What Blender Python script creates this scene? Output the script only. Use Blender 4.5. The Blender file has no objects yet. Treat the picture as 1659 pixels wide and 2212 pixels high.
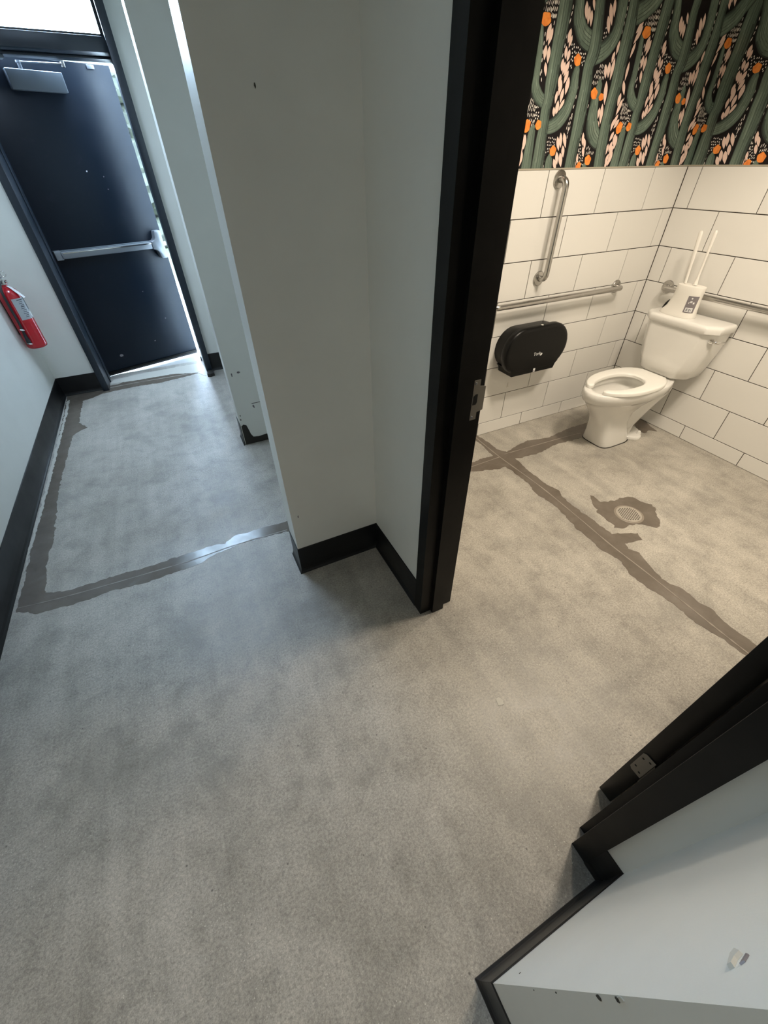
import bpy, bmesh, math, random
from mathutils import Vector, Matrix
from mathutils.geometry import tessellate_polygon

scene = bpy.context.scene
COL = scene.collection

# ------------------------------------------------------------------ camera
cam_data = bpy.data.cameras.new("camera")
cam = bpy.data.objects.new("camera", cam_data)
COL.objects.link(cam)
cam_data.sensor_fit = 'HORIZONTAL'
cam_data.sensor_width = 36.0
cam_data.lens = 18.834931
cam_data.clip_start = 0.02
cam_data.clip_end = 200
cam.matrix_world = Matrix.Translation((0, 0, 1.563)) @ Matrix(((0.898152, 0.296361, -0.324798), (-0.439537, 0.585999, -0.680744), (-0.011414, 0.754172, 0.656578))).to_4x4()
scene.camera = cam

# ------------------------------------------------------------------ sky, exposure
world = bpy.data.worlds.new("sky")
scene.world = world
world.use_nodes = True
bg = world.node_tree.nodes["Background"]
bg.inputs[0].default_value = (0.57, 0.76, 1.0, 1)
bg.inputs[1].default_value = 84.0

scene.view_settings.view_transform = 'Standard'
scene.view_settings.look = 'None'
scene.view_settings.gamma = 1.0
scene.view_settings.exposure = -0.1
scene.view_settings.use_curve_mapping = False
scene.cycles.use_denoising = True
scene.cycles.max_bounces = 10
scene.cycles.diffuse_bounces = 6
scene.cycles.sample_clamp_indirect = 6

# ------------------------------------------------------------------ lamps of the place, and an added rear fill
def area_lamp(name, loc, size, power, color, shape='DISK', size_y=None, spread=180, rot=(0, 0, 0)):
    d = bpy.data.lights.new(name, 'AREA')
    d.shape = shape
    d.size = size
    if size_y: d.size_y = size_y
    d.energy = power
    d.color = color
    d.spread = math.radians(spread)
    o = bpy.data.objects.new(name, d)
    o.location = loc
    o.rotation_euler = rot
    COL.objects.link(o)
    return o

def can_lamp(name, loc, power, color, angle, blend, radius):
    d = bpy.data.lights.new(name, 'SPOT')
    d.energy = power
    d.color = color
    d.spot_size = math.radians(angle)
    d.spot_blend = blend
    d.shadow_soft_size = radius
    o = bpy.data.objects.new(name, d)
    o.location = loc
    COL.objects.link(o)
    return o

WARM = (1.0, 0.865, 0.695)
COOL = (0.60, 0.775, 1.0)
can_lamp("restroom_can_lamp", (1.72, 1.12, 2.66), 65, WARM, 126, 0.42, 0.09)
area_lamp("restroom_ceiling_lamp", (2.05, 0.70, 2.68), 0.35, 31, WARM, spread=128)
area_lamp("hall_ceiling_lamp", (-0.40, 3.05, 2.70), 0.5, 21.5, COOL, spread=148)
area_lamp("hall_rear_fill", (-0.40, -1.2, 2.70), 0.4, 6, (1.0, 0.95, 0.86), spread=150)  # added fill behind the camera, no known fixture there
# daylight portal in the transom opening
pl = bpy.data.lights.new("transom_portal", 'AREA')
pl.shape = 'RECTANGLE'; pl.size = 0.86; pl.size_y = 0.44
pl.cycles.is_portal = True
po = bpy.data.objects.new("transom_portal", pl)
po.location = (-0.30, 4.72, 2.43)
po.rotation_euler = (math.radians(-90), 0, 0)
COL.objects.link(po)

# ------------------------------------------------------------------ materials
def mat(name, color, rough=0.5, metal=0.0, spec=0.5, build=None, coat=0.0):
    m = bpy.data.materials.new(name)
    m.use_nodes = True
    nt = m.node_tree
    b = nt.nodes["Principled BSDF"]
    b.inputs["Base Color"].default_value = (*color, 1)
    b.inputs["Roughness"].default_value = rough
    b.inputs["Metallic"].default_value = metal
    b.inputs["Specular IOR Level"].default_value = spec
    if coat: b.inputs["Coat Weight"].default_value = coat; b.inputs["Coat Roughness"].default_value = 0.08
    if build: build(nt, b)
    return m

def N(nt, kind, **kw):
    n = nt.nodes.new(kind)
    for k, v in kw.items():
        if k in n.inputs: n.inputs[k].default_value = v
        else: setattr(n, k, v)
    return n

def obj_coords(nt, scale=(1, 1, 1), loc=(0, 0, 0), rot=(0, 0, 0)):
    g = N(nt, "ShaderNodeNewGeometry")
    mp = N(nt, "ShaderNodeMapping")
    mp.inputs["Scale"].default_value = scale
    mp.inputs["Location"].default_value = loc
    mp.inputs["Rotation"].default_value = rot
    nt.links.new(g.outputs["Position"], mp.inputs["Vector"])
    return mp.outputs[0]

def noise(nt, vec, scale, detail=4, rough=0.6, dist=0.0):
    n = N(nt, "ShaderNodeTexNoise", Scale=scale, Detail=detail, Roughness=rough, Distortion=dist)
    nt.links.new(vec, n.inputs["Vector"])
    return n.outputs["Fac"]

def ramp(nt, fac, stops):
    r = N(nt, "ShaderNodeValToRGB")
    e = r.color_ramp.elements
    e[0].position, e[0].color = stops[0][0], (*stops[0][1], 1)
    e[1].position, e[1].color = stops[-1][0], (*stops[-1][1], 1)
    for p, c in stops[1:-1]:
        x = e.new(p); x.color = (*c, 1)
    nt.links.new(fac, r.inputs[0])
    return r.outputs[0]

def mix(nt, fac, a, b, mode='MIX'):
    m = N(nt, "ShaderNodeMix", data_type='RGBA', blend_type=mode)
    for sock, v in ((m.inputs[0], fac), (m.inputs[6], a), (m.inputs[7], b)):
        if isinstance(v, (int, float)): sock.default_value = v
        elif isinstance(v, tuple): sock.default_value = (*v, 1)
        else: nt.links.new(v, sock)
    return m.outputs[2]

def bump(nt, b, height, strength=0.2, dist=0.002):
    n = N(nt, "ShaderNodeBump", Strength=strength, Distance=dist)
    nt.links.new(height, n.inputs["Height"])
    nt.links.new(n.outputs[0], b.inputs["Normal"])

def g3(v): return (v, v, v)

def concrete_build(nt, b):
    v = obj_coords(nt)
    big = noise(nt, v, 1.7, 6, 0.68, 0.2)
    mid = noise(nt, v, 9.0, 8, 0.72, 0.3)
    fine = noise(nt, v, 130, 4, 0.75)
    grain = noise(nt, v, 330, 2, 0.6)
    col = ramp(nt, big, [(0.30, (0.295, 0.273, 0.236)), (0.5, (0.376, 0.350, 0.306)), (0.72, (0.440, 0.412, 0.362))])
    m2 = ramp(nt, mid, [(0.28, g3(0.70)), (0.5, g3(1.0)), (0.75, g3(1.15))])
    col = mix(nt, 1.0, col, m2, 'MULTIPLY')
    f2 = ramp(nt, fine, [(0.28, g3(0.55)), (0.47, g3(0.97)), (0.72, g3(1.48))])
    col = mix(nt, 0.85, col, f2, 'MULTIPLY')
    g2 = ramp(nt, grain, [(0.30, g3(0.80)), (0.5, g3(1.0)), (0.70, g3(1.20))])
    col = mix(nt, 0.9, col, g2, 'MULTIPLY')
    # soft mop streaks along the hall
    stv = obj_coords(nt, (7.0, 0.55, 1), (0.4, 0.2, 0))
    stn = noise(nt, stv, 1.5, 4, 0.6, 0.15)
    col = mix(nt, 1.0, col, ramp(nt, stn, [(0.32, g3(0.84)), (0.55, g3(1.0)), (0.75, g3(1.07))]), 'MULTIPLY')
    # darker trodden blotches
    bl = noise(nt, obj_coords(nt, (1.0, 1.0, 1), (2.3, 1.1, 0)), 2.9, 5, 0.6, 0.3)
    col = mix(nt, ramp(nt, bl, [(0.54, g3(0)), (0.72, g3(0.58))]), col, (0.185, 0.175, 0.158))
    # aggregate: pale and dark specks
    vo = N(nt, "ShaderNodeTexVoronoi", Scale=130.0, Randomness=1.0)
    nt.links.new(v, vo.inputs["Vector"])
    sp = ramp(nt, vo.outputs["Distance"], [(0.12, g3(1)), (0.24, g3(0))])
    sel = N(nt, "ShaderNodeSeparateColor")
    nt.links.new(vo.outputs["Color"], sel.inputs[0])
    keep = ramp(nt, sel.outputs[0], [(0.70, g3(0)), (0.76, g3(1))])
    patch = ramp(nt, noise(nt, v, 2.6, 3, 0.6), [(0.42, g3(0.05)), (0.62, g3(1))])
    w1 = mix(nt, 1.0, sp, keep, 'MULTIPLY')
    w1 = mix(nt, 1.0, w1, patch, 'MULTIPLY')
    col = mix(nt, w1, col, (0.64, 0.62, 0.55))
    vd = N(nt, "ShaderNodeTexVoronoi", Scale=24.0, Randomness=1.0)
    nt.links.new(v, vd.inputs["Vector"])
    sd = ramp(nt, vd.outputs["Distance"], [(0.04, g3(1)), (0.085, g3(0))])
    sel2 = N(nt, "ShaderNodeSeparateColor")
    nt.links.new(vd.outputs["Color"], sel2.inputs[0])
    keep2 = ramp(nt, sel2.outputs[1], [(0.66, g3(0)), (0.70, g3(0.85))])
    w2 = mix(nt, 1.0, sd, keep2, 'MULTIPLY')
    col = mix(nt, w2, col, (0.12, 0.11, 0.10))
    nt.links.new(col, b.inputs["Base Color"])
    rr = ramp(nt, mid, [(0.3, g3(0.36)), (0.7, g3(0.52))])
    nt.links.new(rr, b.inputs["Roughness"])
    bump(nt, b, fine, 0.22, 0.0015)

def paint_build(col, scuff=0.0):
    def f(nt, b):
        v = obj_coords(nt)
        n = noise(nt, v, 2.0, 4, 0.6)
        c = ramp(nt, n, [(0.3, tuple(x * 0.95 for x in col)), (0.7, tuple(min(1, x * 1.03) for x in col))])
        if scuff:
            s = noise(nt, obj_coords(nt, (9, 9, 3)), 3.0, 5, 0.7, 1.0)
            sf = ramp(nt, s, [(0.66, g3(0)), (0.78, g3(scuff))])
            c = mix(nt, sf, c, (0.30, 0.28, 0.24))
        nt.links.new(c, b.inputs["Base Color"])
        bump(nt, b, noise(nt, v, 260, 2, 0.5), 0.10, 0.001)
    return f

def black_build(base, edge):
    def f(nt, b):
        v = obj_coords(nt)
        n = noise(nt, v, 7, 5, 0.7)
        c = ramp(nt, n, [(0.45, base), (0.85, edge)])
        nt.links.new(c, b.inputs["Base Color"])
        nt.links.new(ramp(nt, noise(nt, v, 3, 4), [(0.3, g3(0.30)), (0.7, g3(0.46))]), b.inputs["Roughness"])
    return f

def exit_door_build(nt, b):
    v = obj_coords(nt)
    wear = noise(nt, obj_coords(nt, (1, 1, 1.4)), 9, 6, 0.75, 0.5)
    c = ramp(nt, wear, [(0.58, (0.004, 0.008, 0.015)), (0.72, (0.008, 0.011, 0.019)), (0.82, (0.05, 0.05, 0.06))])
    nt.links.new(c, b.inputs["Base Color"])
    nt.links.new(ramp(nt, noise(nt, v, 4, 4), [(0.3, g3(0.30)), (0.7, g3(0.44))]), b.inputs["Roughness"])

def sealer_build(nt, b):
    v = obj_coords(nt)
    n = noise(nt, v, 9, 5, 0.65, 0.5)
    c = ramp(nt, n, [(0.3, (0.112, 0.092, 0.073)), (0.55, (0.142, 0.118, 0.095)), (0.8, (0.185, 0.158, 0.130))])
    nt.links.new(c, b.inputs["Base Color"])
    nt.links.new(ramp(nt, noise(nt, v, 14, 4), [(0.3, g3(0.14)), (0.7, g3(0.26))]), b.inputs["Roughness"])
    bump(nt, b, n, 0.15, 0.002)

def brushed_build(nt, b):
    v = obj_coords(nt, (60, 60, 60))
    n = noise(nt, v, 6, 2, 0.5)
    nt.links.new(ramp(nt, n, [(0.3, g3(0.24)), (0.7, g3(0.36))]), b.inputs["Roughness"])

def green_build(c):
    def f(nt, b):
        v = obj_coords(nt, (14, 14, 3))
        n = noise(nt, v, 4, 5, 0.7, 0.4)
        nt.links.new(ramp(nt, n, [(0.3, tuple(x * 0.72 for x in c)), (0.55, c), (0.75, tuple(x * 1.25 for x in c))]), b.inputs["Base Color"])
    return f

def ceramic_build(c):
    def f(nt, b):
        v = obj_coords(nt)
        n = noise(nt, v, 5, 4, 0.6)
        nt.links.new(ramp(nt, n, [(0.3, tuple(x * 0.965 for x in c)), (0.7, c)]), b.inputs["Base Color"])
    return f

def flower_build(nt, b):
    n = noise(nt, obj_coords(nt), 40, 3, 0.6)
    nt.links.new(ramp(nt, n, [(0.3, (0.78, 0.20, 0.035)), (0.6, (0.98, 0.33, 0.06))]), b.inputs["Base Color"])

def hedge_build(nt, b):
    n = noise(nt, obj_coords(nt), 6, 5, 0.7)
    nt.links.new(ramp(nt, n, [(0.3, (0.002, 0.0035, 0.001)), (0.52, (0.0070, 0.0100, 0.0030)), (0.72, (0.020, 0.024, 0.009))]), b.inputs["Base Color"])

def lawn_build(nt, b):
    n = noise(nt, obj_coords(nt), 14, 5, 0.7)
    nt.links.new(ramp(nt, n, [(0.3, (0.010, 0.016, 0.004)), (0.7, (0.026, 0.033, 0.008))]), b.inputs["Base Color"])

def tile_build(nt, b):
    oi = N(nt, "ShaderNodeObjectInfo")
    c = ramp(nt, oi.outputs["Random"], [(0.0, (0.760, 0.745, 0.710)), (1.0, (0.800, 0.785, 0.750))])
    nt.links.new(c, b.inputs["Base Color"])

M = {}
M['concrete'] = mat("concrete", (0.38, 0.37, 0.33), 0.5, build=concrete_build)
M['paint'] = mat("wall_paint", (0.66, 0.68, 0.64), 0.42, build=paint_build((0.80, 0.80, 0.75), 0.0))
M['ceiling'] = mat("ceiling_paint", (0.75, 0.75, 0.73), 0.8, build=paint_build((0.72, 0.72, 0.70)))
M['frame_black'] = mat("black_frame_paint", (0.01, 0.01, 0.01), 0.42, spec=0.2, build=black_build((0.003, 0.003, 0.003), (0.011, 0.0105, 0.009)))
M['exit_frame'] = mat("navy_black_frame_paint", (0.01, 0.01, 0.01), 0.34, spec=0.6, build=black_build((0.005, 0.012, 0.022), (0.012, 0.02, 0.030)))
M['base_black'] = mat("black_vinyl", (0.01, 0.01, 0.01), 0.35, spec=0.4, build=black_build((0.006, 0.006, 0.0065), (0.016, 0.016, 0.017)))
M['exit_door'] = mat("dark_blue_black_door_paint", (0.012, 0.015, 0.02), 0.35, spec=0.22, build=exit_door_build)
M['sealer'] = mat("brown_floor_sealer", (0.19, 0.16, 0.13), 0.3, build=sealer_build)
M['joint'] = mat("joint_filler", (0.275, 0.240, 0.200), 0.5)
M['pale_patch'] = mat("pale_skim_patch", (0.52, 0.50, 0.44), 0.5)
M['steel'] = mat("brushed_steel", (0.50, 0.485, 0.46), 0.27, 1.0)
M['dull_steel'] = mat("dull_plate_steel", (0.30, 0.28, 0.25), 0.5, 0.8)
M['aluminium'] = mat("satin_aluminium", (0.26, 0.275, 0.30), 0.42, 0.55)
M['closer_grey'] = mat("closer_grey_paint", (0.11, 0.13, 0.15), 0.42)
M['chrome'] = mat("chrome", (0.75, 0.74, 0.72), 0.12, 1.0)
M['ceramic'] = mat("white_vitreous_china", (0.78, 0.765, 0.73), 0.12, build=ceramic_build((0.78, 0.765, 0.73)), coat=0.3)
M['water'] = mat("bowl_water", (0.55, 0.56, 0.53), 0.03)
M['seat'] = mat("white_seat_plastic", (0.80, 0.785, 0.74), 0.25)
M['tile'] = mat("white_wall_tile", (0.78, 0.765, 0.73), 0.22, build=tile_build)
M['grout'] = mat("dark_grout", (0.045, 0.036, 0.026), 0.9)
M['edge_trim'] = mat("beige_edge_trim", (0.42, 0.38, 0.30), 0.4)
M['black_plastic'] = mat("black_plastic", (0.0035, 0.0035, 0.0035), 0.34, spec=0.22)
M['dark_void'] = mat("dark_recess", (0.004, 0.004, 0.004), 0.8)
M['white_plastic'] = mat("white_plastic", (0.80, 0.775, 0.72), 0.35)
M['white_print'] = mat("white_print", (0.80, 0.80, 0.80), 0.5)
M['label_grey'] = mat("grey_label", (0.20, 0.18, 0.19), 0.45)
M['red'] = mat("red_enamel", (0.46, 0.008, 0.018), 0.22, coat=0.5)
M['rubber'] = mat("black_rubber", (0.02, 0.018, 0.02), 0.55)
M['paper'] = mat("white_paper", (0.82, 0.82, 0.82), 0.7)
M['ext_label'] = mat("silver_grey_label", (0.42, 0.44, 0.46), 0.4)
M['print_dark'] = mat("dark_print", (0.08, 0.08, 0.09), 0.6)
M['wp_black'] = mat("wallpaper_black_ground", (0.008, 0.006, 0.007), 0.5, spec=0.25)
GREENS = [(0.020, 0.028, 0.024), (0.050, 0.072, 0.058), (0.105, 0.148, 0.118), (0.155, 0.210, 0.165), (0.215, 0.280, 0.225)]
for i, c in enumerate(GREENS):
    M['wp_green%d' % i] = mat("wallpaper_green_%s" % "abcde"[i], c, 0.42, build=green_build(c))
M['wp_pink'] = mat("wallpaper_pink", (0.86, 0.64, 0.55), 0.42)
M['wp_white'] = mat("wallpaper_white", (0.80, 0.76, 0.70), 0.42)
M['wp_orange'] = mat("wallpaper_orange", (0.9, 0.3, 0.05), 0.42, build=flower_build)
M['pavement'] = mat("pale_pavement", (0.52, 0.52, 0.50), 0.8)
M['lawn'] = mat("lawn", (0.1, 0.16, 0.04), 0.9, build=lawn_build)
M['hedge'] = mat("hedge_leaves", (0.05, 0.1, 0.03), 0.8, build=hedge_build)
M['grime'] = mat("black_adhesive_residue", (0.022, 0.019, 0.015), 0.7)
M['chip'] = mat("paint_chip", (0.05, 0.045, 0.035), 0.8)
M['pale_chip'] = mat("bare_plaster_chip", (0.62, 0.60, 0.54), 0.8)

def glass_material():
    m = bpy.data.materials.new("transom_glass")
    m.use_nodes = True
    nt = m.node_tree
    nt.nodes.clear()
    out = N(nt, "ShaderNodeOutputMaterial")
    tr = N(nt, "ShaderNodeBsdfTransparent"); tr.inputs[0].default_value = (0.94, 0.97, 0.97, 1)
    gl = N(nt, "ShaderNodeBsdfGlossy"); gl.inputs["Roughness"].default_value = 0.02
    fr = N(nt, "ShaderNodeFresnel", IOR=1.45)
    mx = N(nt, "ShaderNodeMixShader")
    nt.links.new(fr.outputs[0], mx.inputs[0]); nt.links.new(tr.outputs[0], mx.inputs[1]); nt.links.new(gl.outputs[0], mx.inputs[2])
    nt.links.new(mx.outputs[0], out.inputs[0])
    return m
M['glass'] = glass_material()

# ------------------------------------------------------------------ traced outlines, in metres on the wall and on the floor
WP_STROKES = [('arm', 1, [(1.7745, 1.9976, 0.0121), (1.7762, 1.9854, 0.0152), (1.7844, 1.9417, 0.0186), (1.7904, 1.8762, 0.0199), (1.7906, 1.8386, 0.0226), (1.7939, 1.8225, 0.0228), (1.8073, 1.8, 0.0264), (1.8339, 1.779, 0.0251), (1.8723, 1.7653, 0.0222)]), ('arm', 1, [(2.028, 1.8882, 0.012), (2.0271, 1.8776, 0.0198), (2.0259, 1.8544, 0.0243), (2.0301, 1.822, 0.0282), (2.0288, 1.8029, 0.0292), (2.0227, 1.7727, 0.0304), (2.0089, 1.738, 0.0324), (1.9801, 1.7083, 0.0342), (1.9469, 1.6902, 0.0305), (1.9075, 1.6798, 0.0248)]), ('trunk', 0, [(1.8897, 2.11, 0.0348), (1.8888, 2.0719, 0.036), (1.891, 2.0112, 0.0377), (1.8885, 1.9473, 0.0362), (1.8875, 1.8804, 0.0362), (1.8884, 1.8293, 0.0368), (1.888, 1.775, 0.029), (1.8832, 1.7375, 0.0302), (1.888, 1.6796, 0.03), (1.8884, 1.6397, 0.034), (1.8935, 1.5778, 0.0393), (1.8938, 1.5176, 0.04)]), ('arm', 0, [(1.9507, 2.1149, 0.0231), (1.9647, 2.0775, 0.0268), (1.9753, 2.0323, 0.0297), (1.993, 2.0098, 0.031), (2.0223, 1.9842, 0.0332), (2.0634, 1.9684, 0.0339), (2.1019, 1.9605, 0.0292)]), ('arm', 0, [(2.2081, 2.1355, 0.0301), (2.2171, 2.0962, 0.0323), (2.2245, 2.0489, 0.0321), (2.2235, 1.9993, 0.0336), (2.1978, 1.9639, 0.0355), (2.159, 1.9395, 0.0353), (2.112, 1.9251, 0.0349)]), ('trunk', 0, [(2.0827, 2.1255, 0.0274), (2.0846, 2.0864, 0.0278), (2.1007, 2.0085, 0.0321), (2.1102, 1.9422, 0.0372), (2.0982, 1.8894, 0.0334), (2.1067, 1.8245, 0.0361), (2.1097, 1.7614, 0.0396), (2.1127, 1.6819, 0.0379), (2.112, 1.5981, 0.035), (2.1175, 1.514, 0.038)]), ('short', 1, [(2.1903, 1.844, 0.011), (2.1936, 1.8329, 0.0185), (2.1953, 1.8173, 0.0186), (2.2045, 1.7772, 0.0189)]), ('arm', 1, [(2.1841, 1.7883, 0.0243), (2.188, 1.7632, 0.0303), (2.1944, 1.7236, 0.0345), (2.2089, 1.687, 0.039), (2.2368, 1.6559, 0.0377), (2.2746, 1.6347, 0.0344), (2.3226, 1.6195, 0.0268)]), ('arm', 0, [(2.442, 2.1448, 0.0415), (2.4155, 2.1156, 0.0433), (2.3796, 2.0888, 0.0396), (2.3389, 2.0696, 0.0394), (2.3034, 2.0541, 0.032)]), ('trunk', 0, [(2.2823, 2.1415, 0.0308), (2.2892, 2.1015, 0.0304), (2.2963, 2.0537, 0.0337), (2.3019, 2.0039, 0.0389), (2.3022, 1.952, 0.0387), (2.3025, 1.8981, 0.0394), (2.3066, 1.8424, 0.0392), (2.3026, 1.7658, 0.0381), (2.305, 1.6839, 0.0362), (2.3159, 1.5975, 0.0373), (2.3337, 1.5105, 0.0406)]), ('short', 1, [(1.8244, 1.6819, 0.0103), (1.8212, 1.6692, 0.0199), (1.8201, 1.6193, 0.0264), (1.8202, 1.5188, 0.0345)]), ('short', 1, [(1.9637, 1.5773, 0.0112), (1.9631, 1.5624, 0.0216), (1.9691, 1.5164, 0.0267)]), ('short', 1, [(2.2206, 1.5375, 0.0123), (2.2214, 1.5261, 0.0206), (2.2241, 1.51, 0.0228)])]
WP_FLOWERS = [(1.7953, 2.0143, 0.0274, 0.0199, 0), (2.0199, 1.9078, 0.0222, 0.0184, 25), (1.7839, 1.6853, 0.0204, 0.0238, 20), (1.8532, 1.69, 0.0182, 0.0173, 10), (1.9776, 1.5964, 0.0215, 0.0194, 30), (2.1712, 1.8043, 0.0232, 0.0186, 30), (2.2233, 1.7942, 0.0161, 0.0133, 10), (2.2358, 1.5588, 0.0236, 0.0196, 35), (2.1777, 1.5335, 0.0172, 0.0192, 20)]
WP_LEAVES = [(1.8279, 2.0056, 1.8176, 1.9516, 0.0217), (1.8429, 1.9942, 1.8307, 1.941, 0.0188), (1.8202, 1.9437, 1.8224, 1.8978, 0.019), (1.8402, 1.9415, 1.8449, 1.8887, 0.0192), (1.832, 1.8932, 1.8481, 1.8495, 0.0162), (1.946, 1.9989, 1.9423, 1.9535, 0.0194), (1.9606, 1.979, 1.9522, 1.9408, 0.0148), (1.9382, 1.9467, 1.945, 1.9069, 0.0165), (1.9617, 1.938, 1.9582, 1.8989, 0.0183), (1.9321, 1.9096, 1.9355, 1.8686, 0.0167), (1.9475, 1.9002, 1.9461, 1.8585, 0.0168), (1.973, 1.9047, 1.9548, 1.8535, 0.0202), (1.9364, 1.8616, 1.9348, 1.8189, 0.017), (1.9781, 1.8738, 1.9634, 1.8306, 0.0188), (1.989, 1.8548, 1.9874, 1.7949, 0.0226), (2.0048, 2.079, 2.0222, 2.0275, 0.0193), (2.0267, 2.0668, 2.0381, 2.0142, 0.0179), (2.0443, 2.0572, 2.0574, 2.009, 0.0164), (2.0385, 2.0921, 2.0603, 2.0552, 0.0129), (1.9337, 1.8074, 1.9338, 1.7631, 0.0156), (1.9464, 1.8438, 1.9472, 1.7895, 0.0206), (1.9683, 1.8176, 1.9646, 1.7657, 0.0191), (1.9501, 1.7766, 1.9538, 1.7215, 0.0211), (1.9872, 1.7813, 1.966, 1.7276, 0.0212), (1.9301, 1.7536, 1.9428, 1.7175, 0.0158), (1.7651, 1.6609, 1.765, 1.6233, 0.0103), (1.7836, 1.6561, 1.7815, 1.6011, 0.0173), (1.7666, 1.6173, 1.7647, 1.5724, 0.014), (1.7837, 1.5929, 1.7699, 1.5324, 0.0212), (1.9901, 1.6504, 2.017, 1.5962, 0.0186), (2.007, 1.6647, 2.0264, 1.6068, 0.0186), (2.0273, 1.6649, 2.0605, 1.6067, 0.0188), (2.0376, 1.6173, 2.057, 1.5702, 0.0191), (2.0046, 1.5942, 2.0251, 1.5421, 0.0191), (2.0288, 1.5898, 2.0554, 1.5329, 0.0231), (1.9937, 1.5664, 2.0233, 1.52, 0.0191), (2.1597, 1.6659, 2.1734, 1.6152, 0.0156), (2.1745, 1.645, 2.1968, 1.6022, 0.0158), (2.1783, 1.613, 2.2, 1.5714, 0.0159), (2.1526, 1.5849, 2.163, 1.545, 0.0139), (2.1475, 1.5585, 2.1542, 1.5271, 0.012), (2.2326, 1.7583, 2.2317, 1.7058, 0.0174), (2.2452, 1.7724, 2.262, 1.6959, 0.0214), (2.2386, 1.7121, 2.2607, 1.6645, 0.0177), (2.2342, 1.8506, 2.2596, 1.7668, 0.0228), (2.1453, 2.0831, 2.184, 2.0202, 0.0204), (2.1668, 2.0986, 2.1857, 2.0447, 0.0169), (2.1477, 2.047, 2.1788, 1.995, 0.0189), (2.2587, 1.981, 2.2555, 1.9338, 0.0163), (2.2421, 1.9454, 2.2388, 1.908, 0.0164), (2.2536, 1.9266, 2.2556, 1.8519, 0.0204), (2.2261, 1.9111, 2.2389, 1.8588, 0.0202), (2.2041, 1.9029, 2.2231, 1.8563, 0.0183), (2.3819, 2.0477, 2.3492, 2.0067, 0.0183), (2.3852, 2.0327, 2.3509, 1.9739, 0.0203), (2.3655, 1.9817, 2.3519, 1.9276, 0.015), (2.3568, 1.9188, 2.3584, 1.8518, 0.0153), (2.3487, 1.8553, 2.3803, 1.8041, 0.0176), (2.3538, 1.8125, 2.3529, 1.7649, 0.0197), (2.378, 1.7935, 2.3586, 1.7304, 0.02), (2.3756, 1.7369, 2.3495, 1.6843, 0.0183), (2.3914, 1.7185, 2.3669, 1.6824, 0.0184), (2.3529, 1.7179, 2.3498, 1.6716, 0.0163), (2.3764, 1.6718, 2.3609, 1.6327, 0.0186), (2.3933, 1.6633, 2.3959, 1.6174, 0.0209), (2.407, 1.6569, 2.4102, 1.6017, 0.019), (2.3817, 1.6328, 2.3756, 1.5906, 0.0189), (2.359, 1.624, 2.36, 1.5794, 0.0176), (2.3959, 1.6174, 2.3931, 1.5723, 0.019), (2.4063, 1.5927, 2.3911, 1.5331, 0.0215), (2.3811, 1.5838, 2.3715, 1.5426, 0.0192), (2.3817, 1.561, 2.3775, 1.5216, 0.0172)]
WP_DASH_LINES = [[(1.9294, 2.0971), (1.9335, 2.0752), (1.9341, 2.0373), (1.9304, 2.0012)], [(1.9361, 2.0527), (1.931, 2.0247), (1.9266, 2.0025)], [(1.9272, 1.9882), (1.9284, 1.9329), (1.9231, 1.9024)], [(1.8033, 1.9855), (1.8072, 1.9349), (1.8118, 1.8856)], [(1.816, 1.8773), (1.8291, 1.826)], [(1.8085, 1.8753), (1.8182, 1.8397)], [(2.0569, 1.8351), (2.0596, 1.7756), (2.0531, 1.7369)], [(2.0566, 1.7467), (2.0566, 1.7094), (2.0531, 1.661), (2.0569, 1.6362)], [(2.152, 1.7759), (2.1484, 1.7148), (2.1485, 1.6512), (2.1556, 1.5871)], [(1.8457, 1.5864), (1.8444, 1.5357)], [(1.9312, 1.569), (1.9359, 1.5257)], [(2.2514, 2.1143), (2.2563, 2.0864), (2.2584, 2.043), (2.2588, 1.9946)]]
WP_CLUSTERS = [('dash', [(1.7656, 2.054), (1.8042, 2.0657), (1.8471, 2.0747), (1.85, 2.0055), (1.8345, 2.0045), (1.8171, 2.0369), (1.7746, 2.0355)]), ('dot', [(1.963, 1.9645), (1.9965, 1.9481), (2.062, 1.9397), (2.0655, 1.8827), (2.0466, 1.8854), (2.0388, 1.925), (1.9918, 1.909), (2.0006, 1.8694), (1.9876, 1.8672), (1.9712, 1.9351)]), ('dash', [(1.7627, 1.7717), (1.8211, 1.7549), (1.8316, 1.6869), (1.8109, 1.6866), (1.7662, 1.724)]), ('dot', [(1.8183, 1.753), (1.8517, 1.7444), (1.8452, 1.7102), (1.8246, 1.7099)]), ('dot', [(1.9295, 1.646), (1.9831, 1.6544), (1.9863, 1.6194), (1.9551, 1.6027), (1.9443, 1.5796), (1.9295, 1.5797)]), ('dash', [(2.0255, 1.6649), (2.0376, 1.7012), (2.0525, 1.7291), (2.063, 1.7214), (2.0643, 1.661)]), ('dot', [(2.1522, 1.6237), (2.2041, 1.5758), (2.2112, 1.5308), (2.1681, 1.5472), (2.1427, 1.6088)]), ('dash', [(2.1894, 1.6195), (2.2642, 1.5954), (2.2641, 1.5687), (2.2153, 1.578)]), ('dash', [(2.1478, 1.8915), (2.2012, 1.9028), (2.2152, 1.843), (2.1783, 1.8417), (2.1419, 1.8237)]), ('dot', [(2.1417, 1.9609), (2.1462, 2.0178), (2.1727, 1.9963), (2.1721, 1.9795)]), ('dash', [(2.3827, 2.0527), (2.4277, 2.0724), (2.4682, 2.1049), (2.4835, 2.0457), (2.4614, 2.0063), (2.4341, 2.0375), (2.3922, 2.0433)]), ('dot', [(2.3461, 1.5907), (2.3505, 1.529), (2.3292, 1.5293), (2.3294, 1.5907)]), ('dash', [(2.378, 1.7935), (2.4764, 1.7491), (2.4668, 1.7364), (2.3945, 1.7475), (2.3848, 1.735)])]
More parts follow.
